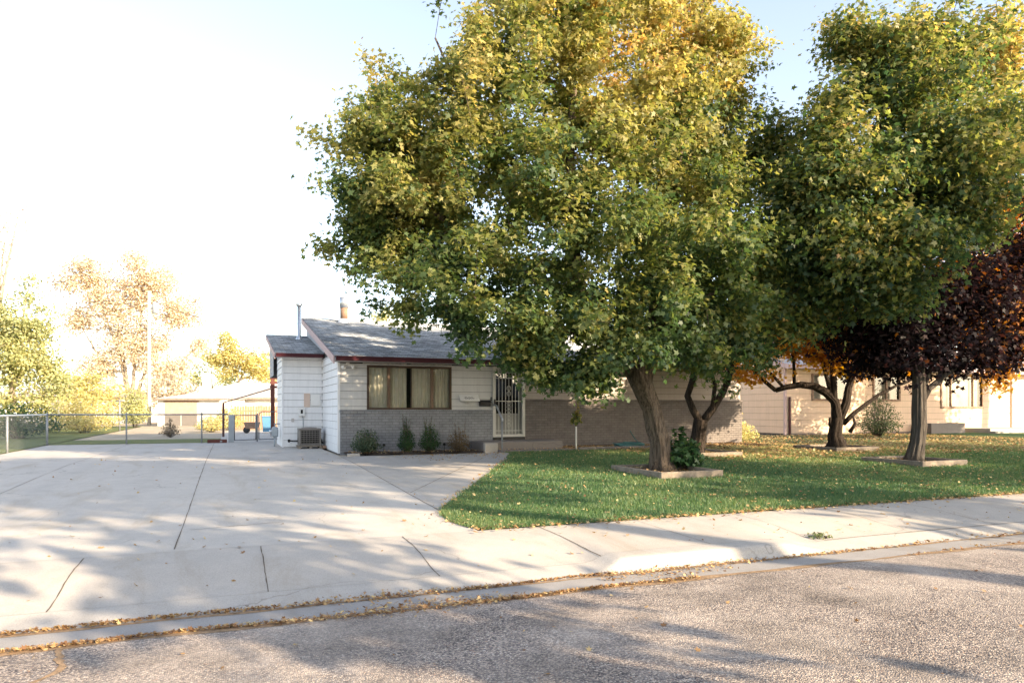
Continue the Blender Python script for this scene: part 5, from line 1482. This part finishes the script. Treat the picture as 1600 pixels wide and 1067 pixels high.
bgtree("tall spreading tree with thin tan leaves and bare limbs behind the utility pole", 205, 72, 390,
       [L(180, 480, 72, 3.8, 3, 3.4), L(230, 440, 72, 3.2, 3, 2.6), L(140, 430, 72, 2.8, 2.5, 2.2), L(280, 490, 72, 2.6, 2.5, 2.4), L(215, 540, 72, 3.2, 3, 2.2), L(120, 500, 72, 1.8, 1.8, 1.8), L(310, 540, 72, 1.5, 1.5, 1.2), L(160, 570, 72, 2.2, 2, 1.8), L(255, 580, 72, 2.4, 2, 1.8), L(100, 440, 72, 1.4, 1.4, 1.2), L(210, 405, 72, 1.8, 1.8, 1.0)],
       'far_tan', 900, 42000, .25, 31, stems=7, spread=.5, twig_scale=.8)
bgtree("full yellow green tree at the left edge behind the fence", 20, 42, 425,
       [L(15, 560, 42, 2.4, 2.5, 2.6), L(55, 520, 42, 1.5, 1.6, 2.0), L(85, 590, 42, 1.2, 1.4, 1.6), L(-20, 500, 42, 2, 2, 2), L(45, 450, 42, .5, .7, .9), L(40, 640, 42, 2.0, 2, 1.0)],
       'far_green', 420, 21000, .20, 32, spread=.35)
bgtree("wispy nearly bare pale tree high at the left edge", -10, 62, 300,
       [L(10, 360, 62, 2.4, 2.2, 2.6), L(-20, 420, 62, 3, 2.5, 2.5), L(30, 330, 62, 1.4, 1.4, 1.3)], 'far_tan', 170, 1100, .24, 33, spread=.5)
bgtree("round yellow green tree beyond the cream house roof", 372, 82, 505,
       [L(355, 560, 82, 2.7, 2.5, 2.4), L(395, 570, 82, 2.3, 2.5, 1.8), L(355, 530, 82, 1.5, 1.5, 1.5), L(415, 585, 82, 1.6, 1.6, 1.2)], 'far_yellow', 220, 7000, .30, 34, spread=.45)
bgtree("dark green tree top showing over the house roof ridge", 612, 62, 478,
       [L(600, 500, 62, 1.6, 2, 1.3), L(640, 505, 62, 2.0, 2, 1.0), L(620, 540, 62, 3, 2.5, 2)], 'far_green', 130, 3800, .25, 35, spread=.4)
bgtree("low pale tan tree beside the utility pole foot", 270, 66, 570, [L(270, 600, 66, 2.4, 2, 1.6), L(240, 620, 66, 2, 2, 1.2), L(290, 570, 66, 1.2, 1.2, 1)], 'far_tan', 110, 3200, .25, 36, spread=.4)
bgtree("soft yellow tree between the left tree and the tan tree", 120, 60, 560, [L(125, 600, 60, 2.2, 2, 1.8), L(165, 620, 60, 2, 2, 1.4), L(95, 640, 60, 1.6, 1.6, 1.2)], 'far_yellow', 140, 4200, .25, 37, spread=.4)
for k, (px, dep, lab) in enumerate(((470, 95, "distant pale yellow tree left of the tall vent pipe"), (440, 105, "distant tan tree beyond the side wing roof"), (330, 110, "distant pale tree behind the cream house"))):
    bgtree(lab, px, dep, 540, [L(px, 560, dep, 3, 3, 2.6), L(px - 25, 590, dep, 2.6, 2.6, 2), L(px + 25, 590, dep, 2.6, 2.6, 2)], ('far_yellow', 'far_tan', 'far_green')[k], 110, 2600, .38, 38 + k, spread=.5)
# shrubs beyond the fence
G3 = 'shrubs beyond the chain link fence'
c = W(28, 690, 31); shrub('shrub', "dark green shrub with white blossoms behind the left fence run", (c[0], c[1], 0), 1.7, 1.75, 5200, 'shrub', .10, 0, 41, G3)
# blossoms on it
rng = np.random.default_rng(5); k = 170
d = unit(rng.normal(size=(k, 3)) * np.array([1, 1, .6]) + np.array([0, -.6, .2]))
P = np.array([c[0], c[1], .95]) + d * np.array([1.65, 1.65, .72])
bl = scatter_mesh('blossom', P - 0, d, .09 * (.6 + .8 * rng.random(k)), rng.random(k), OVAL, M['flower'], bpy.data.objects[[o.name for o in bpy.data.objects if o.get('label', '').startswith('dark green shrub with white')][0]])
c = W(132, 684, 38); shrub('shrub', "loose yellow shrub in sun behind the fence", (c[0], c[1], 0), 1.7, 2.3, 4200, 'far_yellow', .13, 6, 42, G3, dense=.4)
c = W(90, 684, 44); shrub('shrub', "pale orange shrub between the blossom shrub and the yellow shrub", (c[0], c[1], 0), 1.3, 2.0, 2600, 'far_tan', .13, 4, 43, G3)
c = W(211, 668, 50); shrub('shrub', "tall rounded green bush in front of the utility pole", (c[0], c[1], 0), 1.05, 3.3, 4500, 'far_green', .14, 0, 44, G3)
c = W(266, 690, 32.5); shrub('shrub', "small dry brown shrub at the foot of the fence", (c[0], c[1], 0), .42, .75, 800, 'dry', .07, 4, 45, G3, dense=.4)
c = W(330, 682, 40); shrub('shrub', "low brown and yellow bush beside the garage", (c[0], c[1], 0), .9, 1.0, 1500, 'far_yellow', .11, 2, 46, G3)
c = W(358, 674, 44); shrub('shrub', "upright yellow green bush behind the gate", (c[0], c[1], 0), .9, 1.7, 1900, 'far_yellow', .11, 3, 47, G3)

# ------------------------------------------------------------------ trees across the street that shade the yard
G4 = 'street trees across the road'
def shade(x, y, h, rad, seed, nl, dens=260, low=3.0, lab='leafy green street tree across the road from the house', grp=G4):
    b = np.array([x, y, -.4]); rr = np.random.default_rng(seed)
    lobes = []
    for k in range(7):
        a = rr.random() * 6.28; r_ = rad * .62 * math.sqrt(rr.random()); z = lerp(low + rad*.4, h - rad * .35, rr.random())
        lobes.append((np.array([x + r_*math.cos(a), y + r_*math.sin(a), z]), (rad*.55, rad*.55, rad*.45)))
    st = np.array([x, y, low])
    limbs = [([b, b + [0, 0, low*.6], st], [.32, .26, .22], None)] + [([st, (st+c)/2, c], [.14, .09, .03], 1) for c, _ in lobes[:5]]
    return tree('street_tree', lab, 'tree', b, limbs, lobes, dens, nl, .36, M['maple'], M['bark'], grp, seed, shape=DIAM, spread=.55, tip_r=.012, sides=4, seg=.9, reach=1.6)
for i, (x, y, h, r_, lo_, nl_) in enumerate(((1.2, -30, 12.5, 4.0, 6.4, 6500), (13.4, -31.5, 13.8, 4.2, 8.6, 7500), (23.9, -30, 14.5, 4.2, 4.6, 7500), (31.5, -31, 13.8, 4.5, 4.6, 7500), (40.0, -33, 15.5, 4.6, 5.4, 9000), (5.3, -27.0, 7.2, 1.9, 4.0, 1100), (27.2, -26.5, 7.5, 2.0, 3.6, 1200), (16.2, -26.8, 7.6, 2.0, 3.9, 1300))):
    shade(x, y, h, r_, 60 + i, nl_, 300 if nl_ > 3000 else 80, lo_)
shade(40.5, -9.5, 13, 4.4, 70, 8000, 300, 3.6, 'leafy green tree on the neighbour front lawn to the right of the pink beige house', 'trees on the neighbour lawn')
shade(47, -8.5, 17.5, 5.0, 71, 11000, 340, 10.2, 'leafy green tree on the neighbour front lawn to the right of the pink beige house', 'trees on the neighbour lawn')
shade(34, -14.0, 11, 2.6, 72, 2200, 120, 5.5, 'leafy green tree on the neighbour front lawn to the right of the pink beige house', 'trees on the neighbour lawn')

AH = empty('added_street_house', (14, -52, -.3), "added unseen tan brick house across the road, blocking sky in window reflections", 'house')  # added out of view to keep bright horizon sky out of the window reflections
mb = MB(); mb.box((-2, -60, -.4), (30, -52, 2.7)); mb.build('wall', M['brick_brown_shade'], AH)
mb = MB(); mb.add([(-2.6,-51.4,2.7),(30.6,-51.4,2.7),(30.6,-60.6,2.7),(-2.6,-60.6,2.7),(2,-56,5.4),(26,-56,5.4)], [(0,1,5,4),(1,2,5),(2,3,4,5),(3,0,4),(3,2,1,0)]); mb.build('roof', M['shingle'], AH)
for xw in (2.0, 9.0, 20.0):
    mb = MB(); mb.box((xw, -52.0, 1.0), (xw + 2.2, -51.94, 2.2)); wq = mb.build('window', M['white'], AH)
    mb = MB(); mb.box((xw + .1, -51.94, 1.1), (xw + 2.1, -51.92, 2.1)); mb.build('pane', M['dark'], wq)
mb = MB(); mb.box((15.0, -52.0, -.2), (16.1, -51.93, 2.1)); mb.build('door', M['maroon'], AH)
tag(sheet('street_lawn', lambda s, d: -.28, lin(-40, 70, 8), [-51.9, -40, -24.05], M['lawn']), kind='structure')
for i, (x, y) in enumerate(((-6, -46), (8.5, -44), (17.5, -47), (27, -45))):
    shade(x, y, 9.5 + i % 2, 3.6, 80 + i, 3500, 160, 2.0, 'added unseen tree in front of the tan brick house, blocking sky in reflections', 'added trees across the road')  # added out of view along with the house, to block horizon sky
# ------------------------------------------------------------------ fallen leaves
rng = np.random.default_rng(77)
PS, NS, ZS = [], [], []
def drop(s, d, zf, sz, lift=.012):
    s, d = np.asarray(s), np.asarray(d)
    z = np.array([zf(a, b) for a, b in zip(s, d)]) + lift + .008 * rng.random(len(s))
    PS.append(np.stack([s, d, z], 1)); ZS.append(sz * (.4 + 1.0 * rng.random(len(s)) ** 1.5))
    NS.append(np.array([0, 0, 1.0]) + rng.normal(size=(len(s), 3)) * .35)
def yz(s, d): return yard_z(d)
def road_any(s, d):
    if d < ROAD_N: return road_z(s, d)
    if d < -14.95: return pan_z(s, d)
    return lerp(-.37, side_z(s, -14.6), (d + 14.95) / .35)
# lawn
k = 9500; s = -0.3 + 22 * rng.random(k) ** 1.1; d = -13.0 + 12.2 * rng.random(k)
l = np.interp(d, [p[1] for p in LAWN_L], [p[0] for p in LAWN_L])
ok = (s > l) & ~((d > -1.65) & (s < 15)); q = np.stack([s, d, 0*s], 1)
ok &= rng.random(k) < .55 + .35 * smoothnoise(q, .7, 2) + .25 * (s > 8)
drop(s[ok], d[ok], lambda a, b: yard_z(b) + .045, .05)
# lawn edges
k = 1500; s = rng.random(k) * 12 - .3; d = -13.0 + rng.normal(size=k) * .10; drop(s, d, lambda a, b: max(yard_z(b), side_z(a, b)) + .01, .055)
k = 500; d = -12.6 + rng.random(k) * 8.5; s = np.interp(d, [p[1] for p in LAWN_L], [p[0] for p in LAWN_L]) + rng.normal(size=k) * .09; drop(s, d, yz, .05)
# sunny leaf carpet by the right hand trees and beds
k = 15000; s = 8 + 21 * rng.random(k); d = -6.5 + 12 * rng.random(k); ok = ~((d > -1.5) & (s < 15)); drop(s[ok], d[ok], lambda a, b: yard_z(b) + .05, .09)
k = 1700; s = 6.8 + 8.2 * rng.random(k); d = -1.65 + 1.4 * rng.random(k); drop(s, d, lambda a, b: .06, .09)
k = 420; s = .2 + 3.9 * rng.random(k); d = -1.5 + 1.35 * rng.random(k); drop(s, d, lambda a, b: .045, .05)
for (a, b, c_, e) in ((5.1, 6.5, -9.05, -7.2), (12.7, 14.1, -8.9, -7.3), (14.4, 16.0, -4.7, -3.1), (8.8, 10.2, -5.2, -3.4)):
    k = 260; drop(a + (b-a) * rng.random(k), c_ + (e-c_) * rng.random(k), lambda x, y: yard_z(y) + .05, .07)
# walk near the steps, steps
k = 700; s = 1.2 + 4.5 * rng.random(k); d = -1.7 - 2.2 * rng.random(k) ** 1.8; drop(s, d, yz, .05, .006)
k = 130; s = 4.6 + 2.2 * rng.random(k); d = -1.22 - .3 * rng.random(k); drop(s, d, lambda a, b: .06, .06)
# driveway and sidewalk strays
k = 230; s = -9 + 9 * rng.random(k); d = -14.4 + 14 * rng.random(k) ** 1.2; drop(s, d, lambda a, b: side_z(a, b) if b < -13 else yard_z(b), .055, .006)
k = 160; s = 12 * rng.random(k); d = -14.5 + 1.5 * rng.random(k); drop(s, d, side_z, .05, .006)
# gutter bands
def band(n, s0, s1, d0, sd_, sz=.048, wav=.05):
    s = s0 + (s1 - s0) * rng.random(n); c = d0 + wav * np.sin(s * 1.3) + wav * .6 * np.sin(s * 3.7 + 1)
    q = np.stack([s, 0*s, 0*s], 1); keep = rng.random(n) < .72 + .45 * smoothnoise(q, 1.1, 3) + .2 * smoothnoise(q, 5, 4)
    s, c = s[keep], c[keep]
    q = np.stack([s, 0*s, 0*s], 1); wv = np.clip(1 + 1.4 * smoothnoise(q, 2.2, 9), .25, 2.6)
    big = np.where(rng.random(len(s)) < .35, .5, 1.0)
    drop(s, c + rng.normal(size=len(s)) * sd_ * wv, road_any, sz * big, .004 + .018 * rng.random(len(s)))
band(4000, -7, .6, -14.97, .028, .036, .02)
band(5600, -7, 1.2, -15.47, .045, .036, .03)
band(420, -2.2, -.6, -15.38, .10, .038, .04)
band(1000, .4, 4.0, -15.02, .05, .036, .02)
band(1700, 3.0, 12, -15.0, .05, .045, .02)
band(1000, 4.0, 12, -15.46, .05, .042, .03)
band(380, .3, 1.8, -15.2, .13, .038, .03)
k = 260; s = -6 + 16 * rng.random(k); d = -20 + 4.4 * rng.random(k); drop(s, d, road_any, .045, .006)
P, N, Z = np.concatenate(PS), np.concatenate(NS), np.concatenate(ZS)
lf = scatter_mesh('fallen_leaves', P, N, Z, rng.random(len(P)) ** np.where(P[:, 1] < -14.6, 1.7, 1.0), CURL, M['litter'], None, None, rng)
tag(lf, 'dry tan and golden fallen leaves scattered over lawn, gutter and paths', 'fallen leaves', kind='stuff')
# weeds in the pavement crack
shrub('weed', "small tuft of grass growing in the pavement joint by the dropped kerb", (3.75, -14.45, side_z(3.75, -14.45)), .16, .07, 90, 'shrub_yellow', .045, 0, 90, stems=3, cat='weed')
